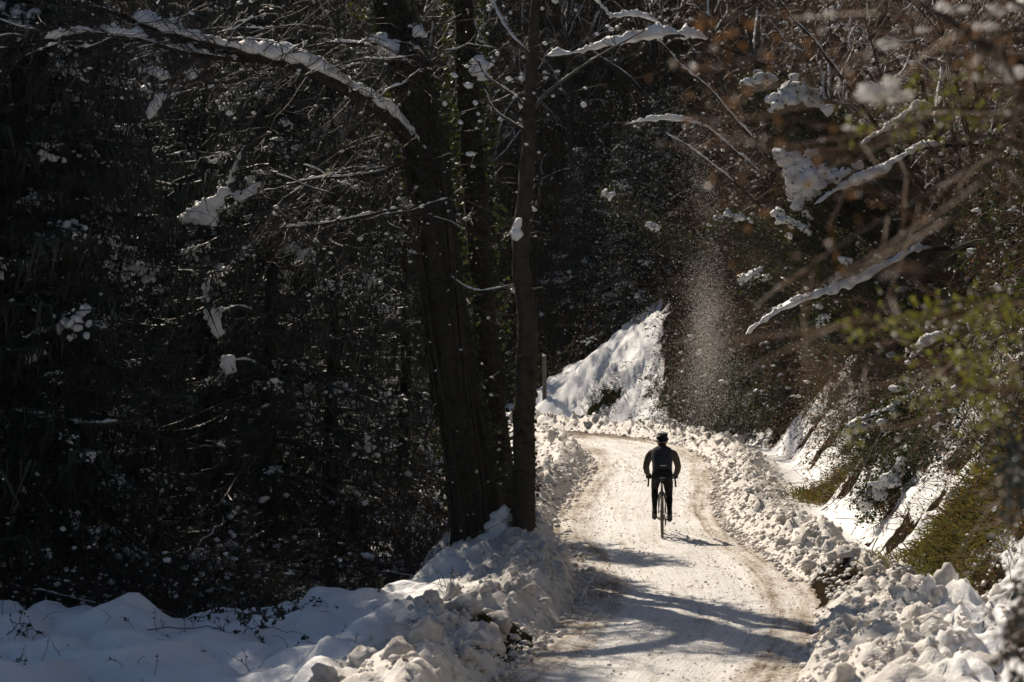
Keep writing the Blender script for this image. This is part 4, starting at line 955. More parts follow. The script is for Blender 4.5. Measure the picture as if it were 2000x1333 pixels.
# ------------------------------------------------------------------ left: dark thicket at the forest edge
r = rng(21)
SH = [shrub_parts(100 + k, 16, 1.9 + .3 * k, .75, 420, .05, 60, twigs=6, sub=4) for k in range(3)]
xs = [(-6.9, 31.8), (-5.4, 32), (-7.8, 33.2), (-6.7, 34.0), (-5.8, 33.0), (-5.0, 34.2), (-4.3, 33.3), (-3.6, 34.5), (-3.0, 33.4), (-3.2, 35.2), (-3.4, 36.6), (-2.4, 37.4), (-2.8, 36), (-4.4, 36.2), (-6.2, 36.6), (-8.4, 35), (-1.9, 38.6), (-2.0, 38.2), (-5.6, 38), (-7.6, 39.5)]
ptn = ['arching leafy shrub flecked with snow in the shaded thicket at the forest edge', 'taller twiggy shrub with snow tufts in the shaded thicket at the forest edge', 'tall thin stemmed shrub with snow tufts in the shaded thicket at the forest edge']
pro = []
for k, (x, y) in enumerate(xs):
    loc = (x, y, zt(x, y)); i = k % 3
    if k < 3: pro.append(make_shrub('thicket_shrub', 'shrub', ptn[i], loc, SH[i], 'twig_dark', 'ivy', 'shrubs of the dark thicket, kind %s' % 'abc'[i]))
    else: dup(pro[i], loc, r.uniform(0, 6.28), r.uniform(.75, 1.25) * (.5 if x > -3.5 and y < 37 else 1), ptn[i])
tw, lf, sn = MB(), MB(), MB()
N = 3200; st = np.stack([r.uniform(-9, -.5, N), r.uniform(31.2, 40, N), 0 * np.arange(N)], -1); st[:, 1] += 2.2 * sst(-4.5, -2.2, st[:, 0]); st[:, 2] = terrain(st[:, 0], st[:, 1])
d = r.normal(0, .45, (N, 3)) + [0, -.1, 1]; p_ = grow(st, d, r.uniform(.3, 2.4, N), 6, r, .22, .18); tw.add(*tubes(p_, np.full((1, 6), .0042), 3))
C, T = along(p_, r, 4, .2, 1); V, _, T_ = leaves(C, r.normal(0, 1, C.shape), r.uniform(.025, .06, len(C)), r); lf.add(V, None, T_)
blobs(sn, C[r.permutation(len(C))[:650]], .01 + .05 * r.beta(1, 4, 650), r, 1, .7)
u_ = thing('undergrowth', 'dark tangle of dead stalks below the spruces', 'undergrowth'); u_['kind'] = 'stuff'
tw.build('stalks', M['twig_dark'], u_)['kind'] = 'stuff'; lf.build('leaves', M['dryleaf'], u_, False)['kind'] = 'stuff'; sn.build('snow_cover', M['snow'], u_)['kind'] = 'stuff'

# brambles lying on the snow field, dry stalks
N = 170; st = np.stack([r.uniform(-6.5, -.4, N), r.uniform(25.5, 30.5, N), 0 * np.arange(N)], -1); st[:, 2] = terrain(st[:, 0], st[:, 1]) - .03
p_ = grow(st, r.normal(0, .8, (N, 3)) + [0, 0, .8], r.uniform(.06, .4, N), 6, r, .25, .25); mb = MB(); mb.add(*tubes(p_, np.linspace(.005, .002, 6)[None], 3)); C, T = along(p_[::2], r, 3, .4, 1); V, _, T_ = leaves(C, r.normal(0, 1, C.shape), r.uniform(.02, .05, len(C)), r); mb.add(V, None, T_)
tag(mb.build('twigs_in_snow', M['twig_dark'], None, False), 'broken twigs and bits of leaf poking out of the left snow field', None, None, 'stuff')
M['bramble_leaf'] = simple('dark_bramble_leaf', (0.02, 0.026, 0.012), .5, var=.5, scale=9)
br = [((205, 1258), (410, 1310), (430, 1290), 'thorny bramble runner with few leaves across the left snow field'), ((330, 1235), (450, 1190), (560, 1250), 'leafy bramble clump arching over the dark hollow in the left snow field'),
      ((500, 1195), (545, 1225), (575, 1215), 'leafy bramble tips on the snow hump right of the dark hollow'), ((450, 1300), (500, 1270), (570, 1280), 'small leafy bramble spray low in the left snow field'),
      ((0, 1262), (40, 1245), (90, 1240), 'bramble stem on the snow at the far left edge'), ((150, 1245), (215, 1240), (250, 1275), 'bare bramble whip on the snow near the far left edge'), ((560, 1240), (600, 1225), (640, 1250), 'short bramble twig on the smooth snow left of the dry stalks')]
for k, (a_, b_, c_, lab) in enumerate(br):
    rr = rng(300 + k); d = 27.6 if a_[1] > 1250 else 29.2
    pp = np.array([P(q[0], q[1], d) for q in (a_, b_, c_)]); 
    zb = terrain(pp[:, 0], pp[:, 1]); pp[:, 2] = zb + np.array([-.05, .10, .04]); pth = resample(pp, 16); pth[:, 2] = np.maximum(pth[:, 2], terrain(pth[:, 0], pth[:, 1]) - .02) + rr.normal(0, .015, 16)
    t_ = thing('bramble', lab, 'bramble', tuple(pth[0]))
    o_ = pth[0]; T1 = grow(pth[rr.randint(2, 16, 10 + 8 * (k == 1))], rr.normal(0, .6, (10 + 8 * (k == 1), 3)) + [0, 0, .5], rr.uniform(.12, .4, 10 + 8 * (k == 1)), 6, rr, .25, .15)
    mb = MB(); mb.add(*tubes(pth - o_, np.linspace(.008, .003, 16), 4)); mb.add(*tubes(T1 - o_, np.linspace(.004, .002, 6)[None], 3)); mb.build('stems', M['twig_dark'], t_)
    C, T = along(T1, rr, 7 if k in (1, 2, 3) else 3, .3, 1); mb = MB(); V, _, T_ = leaves(C - o_, rr.normal(0, 1, C.shape), rr.uniform(.045, .085, len(C)), rr, .75); mb.add(V, None, T_); mb.build('leaves', M['bramble_leaf'], t_, False)
for (px, py, d, n, h, lab) in ((735, 1228, 30.0, 9, .28, 'tuft of dry stalks sticking out of the smooth shaded snow'), (876, 1205, 30.6, 5, .42, 'withered weed with drooping head standing in the shaded snow slope'), (12, 1290, 26.5, 14, .45, 'pale green weeds at the bottom left corner of the snow field')):
    rr = rng(int(px)); g = P(px, py, d); g[2] = zt(g[0], g[1]); t_ = thing('dry_stalks', lab, 'weeds', tuple(g))
    T1 = grow(rr.normal(0, .05, (n, 3)) * [1, 1, 0] - [0, 0, .03], rr.normal(0, .35, (n, 3)) + [0, 0, 1], rr.uniform(.6, 1.1, n) * h, 7, rr, .08, .12); mb = MB(); mb.add(*tubes(T1, np.linspace(.006, .002, 7)[None], 3)); mb.build('stems', M['twig_dark'], t_)
    C, T = along(T1, rr, 5, .4, 1); mb = MB(); V, _, T_ = leaves(C, rr.normal(0, 1, C.shape), .045, rr, .4); mb.add(V, None, T_); mb.build('leaves', M['ivy'], t_, False)
M['mossdark'] = simple('dark_moss', (0.026, 0.027, 0.010), .8, var=.5, scale=4, trans=.1, tcol=(.03, .03, .01), spec=.2)
# ------------------------------------------------------------------ right: overgrown bank
r = rng(31)
def bank_points(n, r, amin=1.9, amax=12.5, y0=25, y1=80, p=1.0, loose=0.0):
    out = np.zeros((0, 3)); U_ = np.zeros(0)
    while len(out) < n:
        v = r.uniform(CV[np.abs(CL[:900, 1] - y0).argmin()], CV[np.abs(CL[:900, 1] - y1).argmin()] if y1 < 78 else V76 + 1, n); a = amin + (amax - amin) * r.uniform(0, 1, n) ** p
        x, y = at_uv(HW + a, v); z, sn_, gr_, u_, v_, up_ = terrain(x, y, True)
        clump = fbm(x * .8, y * .8, z * .8, 3)
        ok = (up_ > 0.05) & (np.abs(u_ - HW - a) < .8) & (r.uniform(0, 1, n) > np.clip(sn_ * 1.35 - .1 - .35 * clump - loose, 0, .97)) & ~((y > 71) & (x < .0617 * y - .2)) & (x > 0.043 * y)
        out = np.concatenate([out, np.stack([x, y, z], -1)[ok]]); U_ = np.concatenate([U_, up_[ok]])
    return out[:n], U_[:n]
def thicket(name, label, n, y0, y1, seed, nleaf, nsnow, lsz=.05, lmat='dryleaf'):
    r = rng(seed); tw, lf, sn = MB(), MB(), MB()
    st, up_ = bank_points(n, r, y0=y0, y1=y1)
    nn = surf_normal(st[:, 0], st[:, 1])
    L = r.uniform(.3, 1.5, n) * (.6 + .6 * np.clip(fbm(st[:, 0] * .6, st[:, 1] * .6, 0, 2) + .5, 0, 1))
    p_ = grow(st - nn * .03, nn * .7 + r.normal(0, .55, (n, 3)) + [-.1, -.1, .35], L, 4, r, .24, .4)
    tw.add(*tubes(p_, (r.uniform(.003, .0065, (n, 1)) * np.linspace(1.2, .6, 4)[None]), 3))
    C, T = along(p_, r, 6, .15, 1.)
    q = r.permutation(len(C))[:nleaf]; V, _, T_ = leaves(C[q] + r.normal(0, .05, (len(q), 3)), r.normal(0, 1, (len(q), 3)) + [0, 0, -.3], lsz * r.uniform(.5, 1.3, len(q)), r, .65); lf.add(V, None, T_)
    q = r.permutation(len(C))[:nsnow]; blobs(sn, C[q], .010 + .045 * r.beta(1, 4.5, len(q)), r, 1, .75, r.normal(0, .4, (len(q), 3)))
    t_ = thing(name, label, 'undergrowth'); t_['kind'] = 'stuff'
    tw.build('stems', M['twig'], t_)['kind'] = 'stuff'; lf.build('leaves', M[lmat], t_, False)['kind'] = 'stuff'; sn.build('snow_cover', M['snow'], t_)['kind'] = 'stuff'
thicket('undergrowth', 'brown bramble thicket covering the near bank', 10500, 26, 45, 41, 34000, 4800, .045)
thicket('undergrowth', 'brown bramble thicket covering the bank beyond the cyclist', 9500, 45, 80, 42, 26000, 5000, .06)
# curtains of ivy and roots hanging over the lower bank
tw, lf = MB(), MB(); n = 4400
st, up_ = bank_points(n, r, 2.7, 8.5, 30, 78, 1.0, .55); nn = surf_normal(st[:, 0], st[:, 1])
p_ = grow(st + nn * .12, nn * .5 + [-.1, 0, -.5] + r.normal(0, .25, (n, 3)), r.uniform(.4, 1.5, n), 6, r, .12, .25); tw.add(*tubes(p_, np.full((1, 6), .0038), 3))
C, T = along(p_, r, 9, .05, 1.); V, _, T_ = leaves(C + r.normal(0, .04, C.shape), r.normal(0, .6, C.shape) + [-.2, -.2, -.6], r.uniform(.03, .075, len(C)), r, .8); lf.add(V, None, T_)
t_ = thing('ivy_curtain', 'ivy hanging down the lower part of the bank', 'ivy'); t_['kind'] = 'stuff'
tw.build('stems', M['twig_dark'], t_)['kind'] = 'stuff'; lf.build('leaves', M['ivy'], t_, False)['kind'] = 'stuff'

# countable shrubs on the bank
KIND = [('bramble_bush', 'bramble', 'bare brown bramble bush arching out of the steep bank', shrub_parts(201, 22, 1.9, 1.1, 260, .045, 40, .2, .2, .007, 6, 4, .06), 'twig', 'dryleaf'),
        ('ivy_bush', 'ivy bush', 'dense dark green ivy bush with snow tufts on the bank', shrub_parts(202, 20, 1.3, 1.2, 1500, .07, 60, .16, .15, .009, 6, 5, .10, .85), 'twig_dark', 'ivy'),
        ('hazel_bush', 'bush', 'tall thin stemmed bare bush leaning over the bank with snow on its twigs', shrub_parts(203, 18, 3.4, .6, 160, .05, 80, .09, .06, .012, 8, 5, .07), 'twig', 'dryleaf'),
        ('evergreen_bush', 'bush', 'glossy leaved evergreen bush with scattered snow on the bank', shrub_parts(204, 18, 1.7, .9, 1700, .055, 30, .15, .08, .010, 7, 5, .06, .5), 'twig_dark', 'evergreen')]
prot = {}
pts, up_ = bank_points(400, rng(55), 2.4, 12, 30, 80, .9); pt2, _ = bank_points(160, rng(56), 2.6, 4.2, 31, 72, 1.0, .5); sel = []
for p_ in pt2:
    if len(sel) < 26 and all(np.linalg.norm(p_ - s_) > 1.2 for s_ in sel): sel.append(p_)
for p_ in pts:                                                       # spread them out
    if all(np.linalg.norm(p_ - s_) > 1.35 for s_ in sel): sel.append(p_)
for k, p_ in enumerate(sel[:112]):
    i = [0, 1, 2, 2, 0, 0, 2, 3][k % 8] if k > 25 else (0, 0, 1)[k % 3]; nm, ct, lab, parts, tm, lm = KIND[i]; loc = (p_[0], p_[1], p_[2] - .05); sc = r.uniform(.75, 1.35) * (.7 if k < 26 else 1)
    if i not in prot: prot[i] = make_shrub(nm, ct, lab, loc, parts, tm, lm, ct + ' plants on the bank', 0, 1.0)
    else: dup(prot[i], loc, r.uniform(0, 6.28), sc, lab)

# bare trees on the bank
TB = [bare_tree_parts(301, 7.5, .085, (-.35, -.05), 18, .2, .55, .07), bare_tree_parts(302, 9, .10, (-.2, .1), 22, .25, .5, .06), bare_tree_parts(303, 6, .06, (-.5, -.1), 16, .2, .6, .08)]
tpos = [(9.0, 48), (9.4, 41), (10.4, 54), (10.8, 60), (10.5, 47), (10.8, 66), (9.9, 70), (11.5, 58), (12, 64), (10.8, 73), (9.0, 37.5), (9.8, 56), (12.5, 52), (9.2, 64.5), (11.4, 41.5), (13, 70), (9.6, 76), (9.1, 45), (10.2, 50.5), (12.9, 61), (11.2, 61), (8.6, 79), (7.4, 82), (12.2, 77)]
tl = ['bare tree leaning from the bank towards the road, snow on its limbs', 'bare straight tree high on the right bank', 'small crooked bare tree leaning far out of the right bank']
tpro = {}
for k, (x, y) in enumerate(tpos):
    i = k % 3; loc = (x, y, zt(x, y))
    if i not in tpro: tpro[i] = make_bare(tl[i], 'bare trees on the bank, kind %s' % 'abc'[i], loc, TB[i], 0, 'bark_pale')
    else: dup(tpro[i], loc, r.uniform(-.6, .6), r.uniform(.8, 1.25), tl[i])

# single snow laden branches that lean out of the bank
def lean_branch(label, pts, d, r0, thick, seed, gap=-.1, ntw=14, dd=0.0):
    rr = rng(seed); p_ = np.array([P(a_, b_, d + dd * k) for k, (a_, b_) in enumerate(pts)])
    e = p_[-1].copy(); stp = norm((p_[-1] - p_[-2]) + np.array([.25, .5, -.15])) * .3
    ext = []
    for _ in range(26):
        e = e + stp; ext.append(e.copy())
        if e[2] < zt(e[0], e[1]) - .1: break
        stp = stp + np.array([.02, .03, -.02])
    ns = len(p_); full = resample(np.vstack([p_, np.array(ext)[::2]]), 40); o_ = full[-1]
    t_ = thing('leaning_branch', label, 'branch', tuple(o_))
    T1 = grow(full[rr.randint(2, 38, ntw)], rr.normal(0, 1, (ntw, 3)) + [0, 0, .3], rr.uniform(.3, 1.2, ntw), 8, rr, .15, .1)
    C2, _ = along(T1, rr, 6); T2 = grow(C2, rr.normal(0, 1, C2.shape), rr.uniform(.1, .35, len(C2)), 5, rr, .25, .1)
    mb = MB(); mb.add(*tubes(full - o_, np.linspace(r0 * .45, r0 * 1.1, 40), 7)); mb.build('limb', M['bark'], t_)
    mb = MB(); mb.add(*tubes(T1 - o_, np.linspace(.009, .004, 8)[None], 3)); mb.add(*tubes(T2 - o_, np.full((1, 5), .0035), 3)); mb.build('twigs', M['twig'], t_)
    sn = MB(); m_ = int(40 * ns / (ns + len(ext) / 2)) + 4; snow_on(sn, full[:m_] - o_, np.linspace(r0 * .5, r0, m_), thick, seed, 10, gap, .25)
    nq = min(40, len(T2)); blobs(sn, T2[:, 2][rr.permutation(len(T2))[:nq]] - o_, .012 + .04 * rr.beta(1, 2, nq), rr, 1, .8); sn.build('snow_cover', M['snow'], t_)
    return t_
lean_branch('thick dark branch with a long ridge of snow pointing down left over the road bank', [(1458, 655), (1500, 625), (1560, 592), (1625, 572), (1690, 545), (1770, 500)], 45, .06, .16, 71, -.15)
lean_branch('snow covered branch rising to the right beside the largest snow cushion', [(1590, 402), (1650, 366), (1720, 335), (1790, 295)], 46, .055, .15, 72, -.2)
lean_branch('stubby branch under a thick roll of snow below the green blurred leaves', [(1778, 700), (1800, 680), (1832, 664)], 41, .04, .15, 73, -.2, 6)
lean_branch('short snow topped branch below the upper blurred leaves', [(1680, 285), (1720, 262), (1752, 240), (1785, 215)], 44, .05, .12, 74, -.1, 8)
lean_branch('arching brown branch tipped with snow above the column of drifting snow', [(1215, 246), (1260, 238), (1320, 236), (1380, 250), (1440, 300)], 58, .04, .13, 75, .1, 22)
lean_branch('long diagonal snow lined trunk leaning left high above the bend', [(1250, 60), (1290, 85), (1330, 130), (1385, 175), (1440, 240)], 60, .06, .10, 76, .1, 20)
lean_branch('pale branch with a white ridge at the top centre beside the slim trunk', [(1068, 112), (1125, 106), (1180, 92), (1262, 76), (1320, 70)], 55, .06, .17, 77, -.15, 14)
lean_branch('broken looking snowy branch tip at the top edge left of the bend', [(1160, 2), (1180, 20), (1195, 36), (1235, 33)], 55, .05, .13, 78, -.1, 8)
lean_branch('drooping snow laden branch low over the middle of the bank', [(1648, 842), (1690, 818), (1740, 800), (1790, 770)], 40, .035, .10, 79, 0, 10)
lean_branch('snow dusted branch sweeping down between the two trees at mid height', [(1400, 330), (1350, 290), (1300, 262)][::-1], 62, .04, .08, 80, .2, 16)
lean_branch('slender snowy limb at the top edge right of the bend', [(1520, 0), (1550, 40), (1590, 80), (1610, 110)], 52, .05, .09, 81, .1, 12)
# cushions of snow caught on the ivy
def cushion(label, lumps, d, seed, ivy=True):
    rr = rng(seed); C = np.array([P(a_, b_, d + rr.uniform(-.15, .15)) for a_, b_, _ in lumps]); R = np.array([c_ for _, _, c_ in lumps]); base = C.mean(0)
    g = base.copy(); 
    for _ in range(60):
        if g[2] < zt(g[0], g[1]): break
        g = g + np.array([.06, .10, -.03])
    t_ = thing('snowy_ivy', label, 'ivy bush', tuple(g))
    n = 60 + 10 * len(lumps); st = np.repeat(g[None], n, 0) + rr.normal(0, .35, (n, 3)); tg = C[rr.randint(0, len(C), n)] + rr.normal(0, .22, (n, 3)) + [0, .1, -.12]
    mid = (st + tg) / 2 + rr.normal(0, .15, (n, 3)); s_ = np.linspace(0, 1, 7)[None, :, None]
    pp = (1 - s_) ** 2 * st[:, None] + 2 * s_ * (1 - s_) * mid[:, None] + s_ ** 2 * tg[:, None]
    mb = MB(); mb.add(*tubes(pp - g, np.full((1, 7), .006), 3)); mb.build('stems', M['twig_dark'], t_)
    L, T = along(pp, rr, 12, .4, 1); L = L + rr.normal(0, .08, L.shape); ex = C[rr.randint(0, len(C), 240)] + norm(rr.normal(0, 1, (240, 3))) * R.mean() * rr.uniform(.7, 1.5, (240, 1)); L = np.concatenate([L, ex])
    mb = MB(); V, _, T_ = leaves(L - g, rr.normal(0, 1, L.shape) + [0, 0, -.4], rr.uniform(.04, .085, len(L)), rr, .85); mb.add(V, None, T_); mb.build('leaves', M['ivy'], t_, False)
    snow_mass('snow_cushion', t_, C - g, R, seed)
    return t_
cushion('largest snow cushion hanging like a beard on ivy beside the rising branch', [(1535, 310, .20), (1560, 325, .24), (1585, 345, .22), (1560, 355, .24), (1545, 335, .2), (1575, 375, .22), (1555, 385, .18), (1600, 335, .18), (1625, 345, .16), (1650, 335, .14), (1675, 325, .12), (1520, 298, .12), (1590, 360, .18), (1555, 405, .13), (1580, 300, .12)], 46.3, 91)
cushion('rounded snow hood with a dark hollow high on the bank', [(1545, 175, .24), (1570, 185, .24), (1530, 190, .2), (1590, 200, .18), (1515, 205, .15), (1505, 195, .14), (1615, 215, .12), (1560, 170, .16)], 47, 92)
cushion('flat snow cap left of the rounded snow hood', [(1465, 160, .13), (1485, 152, .17), (1505, 155, .14), (1450, 163, .08)], 47.5, 93)
cushion('pair of small snow balls under the largest snow cushion', [(1518, 415, .13), (1530, 430, .13), (1555, 440, .11), (1570, 445, .12), (1575, 420, .1), (1540, 460, .09), (1580, 455, .09)], 46, 94)
cushion('snow tufts on ivy at the left end of the thick dark branch', [(1450, 545, .12), (1475, 535, .14), (1490, 545, .10), (1462, 552, .10), (1500, 540, .08)], 47, 95)
cushion('small snow puff beside the top of the thick dark branch', [(1650, 510, .12), (1655, 518, .09), (1640, 540, .09), (1600, 600, .08), (1610, 620, .12), (1603, 630, .10)], 45.2, 96)
cushion('snow tufts on a shrub above the column of drifting snow', [(1400, 425, .10), (1425, 418, .12), (1445, 425, .12), (1465, 430, .08), (1385, 440, .07)], 54, 97)
cushion('snow pads on low ivy in the middle of the bank', [(1700, 960, .12), (1715, 950, .13), (1735, 935, .13), (1755, 920, .13), (1690, 985, .12), (1745, 945, .12), (1760, 900, .1), (1770, 875, .09), (1720, 970, .12)], 38, 98)
cushion('snow pads on the dead bracken right of the mossy patch', [(1660, 840, .10), (1680, 835, .12), (1700, 828, .12), (1720, 825, .09), (1730, 840, .10), (1745, 800, .09), (1755, 780, .09), (1750, 760, .09)], 40, 99)
cushion('snow cup on ivy near the end of the distant bare branches', [(1180, 378, .12), (1190, 382, .14), (1270, 440, .15), (1285, 445, .12)], 66, 90)

# mossy grass hanging from the bank
def grass_patch(label, cx, cy, sx, sy, n, L, seed, m='grass'):
    rr = rng(seed); x = rr.normal(cx, sx, n); y = rr.normal(cy, sy, n); z = terrain(x, y); nn = surf_normal(x, y)
    p_ = grow(np.stack([x, y, z - .02], -1), nn + rr.normal(0, .4, (n, 3)) + [-.15, -.25, 0], rr.uniform(.4, 1.1, n) * L, 5, rr, .2, .28)
    mb = MB(); w = norm(np.cross(p_[:, -1] - p_[:, 0], rr.normal(0, 1, (n, 3)))) * rr.uniform(.003, .009, (n, 1))
    V = np.stack([p_ - w[:, None], p_ + w[:, None]], 2).reshape(-1, 3); i = np.arange(n)[:, None] * 10; j = np.arange(4)[None] * 2
    mb.add(V, np.stack([i + j, i + j + 1, i + j + 3, i + j + 2], -1).reshape(-1, 4))
    tag(mb.build('grass', M[m], None, False), label, None, None, 'stuff')
grass_patch('olive mossy grass hanging over the bank at the right edge', 6.0, 31.2, .42, 1.0, 9500, .33, 1)
grass_patch('olive grass patch at the foot of the bank past the cyclist', 6.1, 47, .3, .7, 1800, .3, 2)
grass_patch('olive grass in the hollow under the snowy spur', 2.95, 78.0, .4, .5, 1100, .22, 3, 'mossdark')
grass_patch('dark wet grass at the left road edge', -.05, 26.2, .22, .5, 1500, .06, 4, 'mossdark')

# ------------------------------------------------------------------ wooded hillside behind the bend
r = rng(61)
FB = [bare_tree_parts(401, 13, .16, (0, 0), 22, .15, .6, .06, .05, .9, 6), bare_tree_parts(402, 11, .12, (.12, 0), 24, .12, .6, .07, .03, 1.0, 6), bare_tree_parts(403, 15, .2, (-.06, .03), 26, .2, .55, .05, .05, .9, 6)]
fl = ['bare branching tree on the dim hillside beyond the bend', 'slanting bare tree on the dim hillside beyond the bend', 'tall bare tree on the dim hillside beyond the bend']
fp = {}
pos_f = []
for k in range(500):
    y = r.uniform(83, 116); x = r.uniform(-.20, .21) * y
    if not (-11 < x < 3.6 and y < 91) and all(math.hypot(x - a_, y - b_) > 2.6 for a_, b_ in pos_f): pos_f.append((x, y))
for k, (x, y) in enumerate(pos_f[:84]):
    loc = (x, y, zt(x, y))
    if (k % 2 == 0 and (x < -4 or y > 95)):
        s_ = r.uniform(.8, 1.3); dup(SP[1], loc, r.uniform(0, 6), (s_ * 1.2, s_ * 1.2, s_), 'dark conifer among bare trees on the hillside beyond the bend', 'conifers on the far hillside'); continue
    i = k % 3
    if i not in fp: fp[i] = make_bare(fl[i], 'bare trees on the far hillside, kind %s' % 'abc'[i], loc, FB[i], 0, 'bark', 'twig')
    else: dup(fp[i], loc, r.uniform(0, 6.28), r.uniform(.75, 1.15), fl[i])
for (x, y, s_, lab) in ((4.3, 84, .75, 'darkest conifer straight above the snowy spur'), (5.6, 86, .7, 'dark conifer half hidden behind the column of drifting snow'), (2.6, 88, .6, 'dark conifer beyond the bend just right of the slim trunk')):
    dup(SP[1], (x, y, zt(x, y) - .2), x, (s_ * 1.15, s_ * 1.15, s_), lab)
tw, lf, sn = MB(), MB(), MB(); n = 9500
y = r.uniform(80, 122, n); x = r.uniform(-.21, .22, n) * y; z, sn_, _, u_, _, _ = terrain(x, y, True); ok = (np.abs(u_) > 8) | (y > 84); ok &= ~((x < 5.6) & (y < 81)); st = np.stack([x, y, z], -1)[ok]; n = len(st)
p_ = grow(st, r.normal(0, .5, (n, 3)) + [0, -.15, 1], r.uniform(.6, 3.2, n), 4, r, .24, .2); tw.add(*tubes(p_, r.uniform(.006, .014, (n, 1)) * np.ones((1, 4)), 3))
C, T = along(p_, r, 4, .1, 1); V, _, T_ = leaves(C + r.normal(0, .1, C.shape), r.normal(0, 1, C.shape), r.uniform(.06, .14, len(C)), r, .7); lf.add(V, None, T_)
blobs(sn, C[r.permutation(len(C))[:5200]], .02 + .10 * r.beta(1, 4, 5200), r, 1, .7)
t_ = thing('undergrowth', 'dim undergrowth covering the far hillside', 'undergrowth'); t_['kind'] = 'stuff'
tw.build('stems', M['twig'], t_)['kind'] = 'stuff'; lf.build('leaves', M['ivy'], t_, False)['kind'] = 'stuff'; sn.build('snow_cover', M['snow'], t_)['kind'] = 'stuff'
# post and a leaning cane by the spur
g = P(1063, 790, 80); gz_ = zt(g[0], g[1]); t_ = thing('wooden_post', 'grey wooden post standing behind the snowy spur', 'post', (g[0], g[1], gz_))
mb = MB(); mb.add(*tb([(0, 0, -.3), (.01, 0, .5), (0, .01, 1.45)], [.075, .07, .068], 10)); mb.build('shaft', M['wood'], t_); mb = MB(); mb.add(*tb([(0, .01, 1.45), (0, .01, 1.47), (0, .01, 1.5)], [.072, .05, .01], 10)); mb.build('snow_cap', M['snow'], t_)
g = P(1132, 765, 77.5); t_ = thing('cane', 'thin dark cane leaning out of the snowy spur', 'cane', (g[0], g[1], zt(g[0], g[1]) - .05))
mb = MB(); mb.add(*tb([(.12, 0, -.05), (0, -.1, .25), (-.22, -.2, .55)], [.018, .014, .008], 6, 8)); mb.build('stem', M['twig_dark'], t_)
# evergreen sprays at the right end of the spur
for k, (px, py, d, sc, lab) in enumerate(((1325, 700, 71.5, 1.15, 'leafy evergreen bush overhanging the right end of the snowy spur'), (1345, 640, 71.5, 1.3, 'taller leafy bush behind the column of drifting snow'), (1360, 760, 69, 1.1, 'low leafy bush at the foot of the column of drifting snow'), (1440, 560, 70, 1.4, 'high leafy bush above the right side of the column of drifting snow'), (1400, 800, 65, .8, 'small leafy bush just behind the berm below the column of drifting snow'), (1390, 580, 73, 1.5, 'leafy bush straight behind the column of drifting snow'), (1420, 690, 66, 1.3, 'leafy bush right of the column of drifting snow'))):
    g = P(px, py, d); dup(prot[(3, 1, 3, 1, 3, 3, 1)[k]], (g[0] + .3, g[1], zt(g[0] + .3, g[1])), k * 1.1, sc * 1.1, lab, 'leafy bushes by the snowy spur')
HAZE = 0.00007
m, t, b = mat('melt_drop'); b.inputs['Base Color'].default_value = (.9, .9, .9, 1); b.inputs['Roughness'].default_value = .12; b.inputs['Transmission Weight'].default_value = .7; b.inputs['IOR'].default_value = 1.33; M['drop'] = m
M['rusty'] = simple('rusty_dead_leaf', (0.06, 0.033, 0.016), .5, var=.4, scale=9, trans=.45, tcol=(.15, .075, .028))
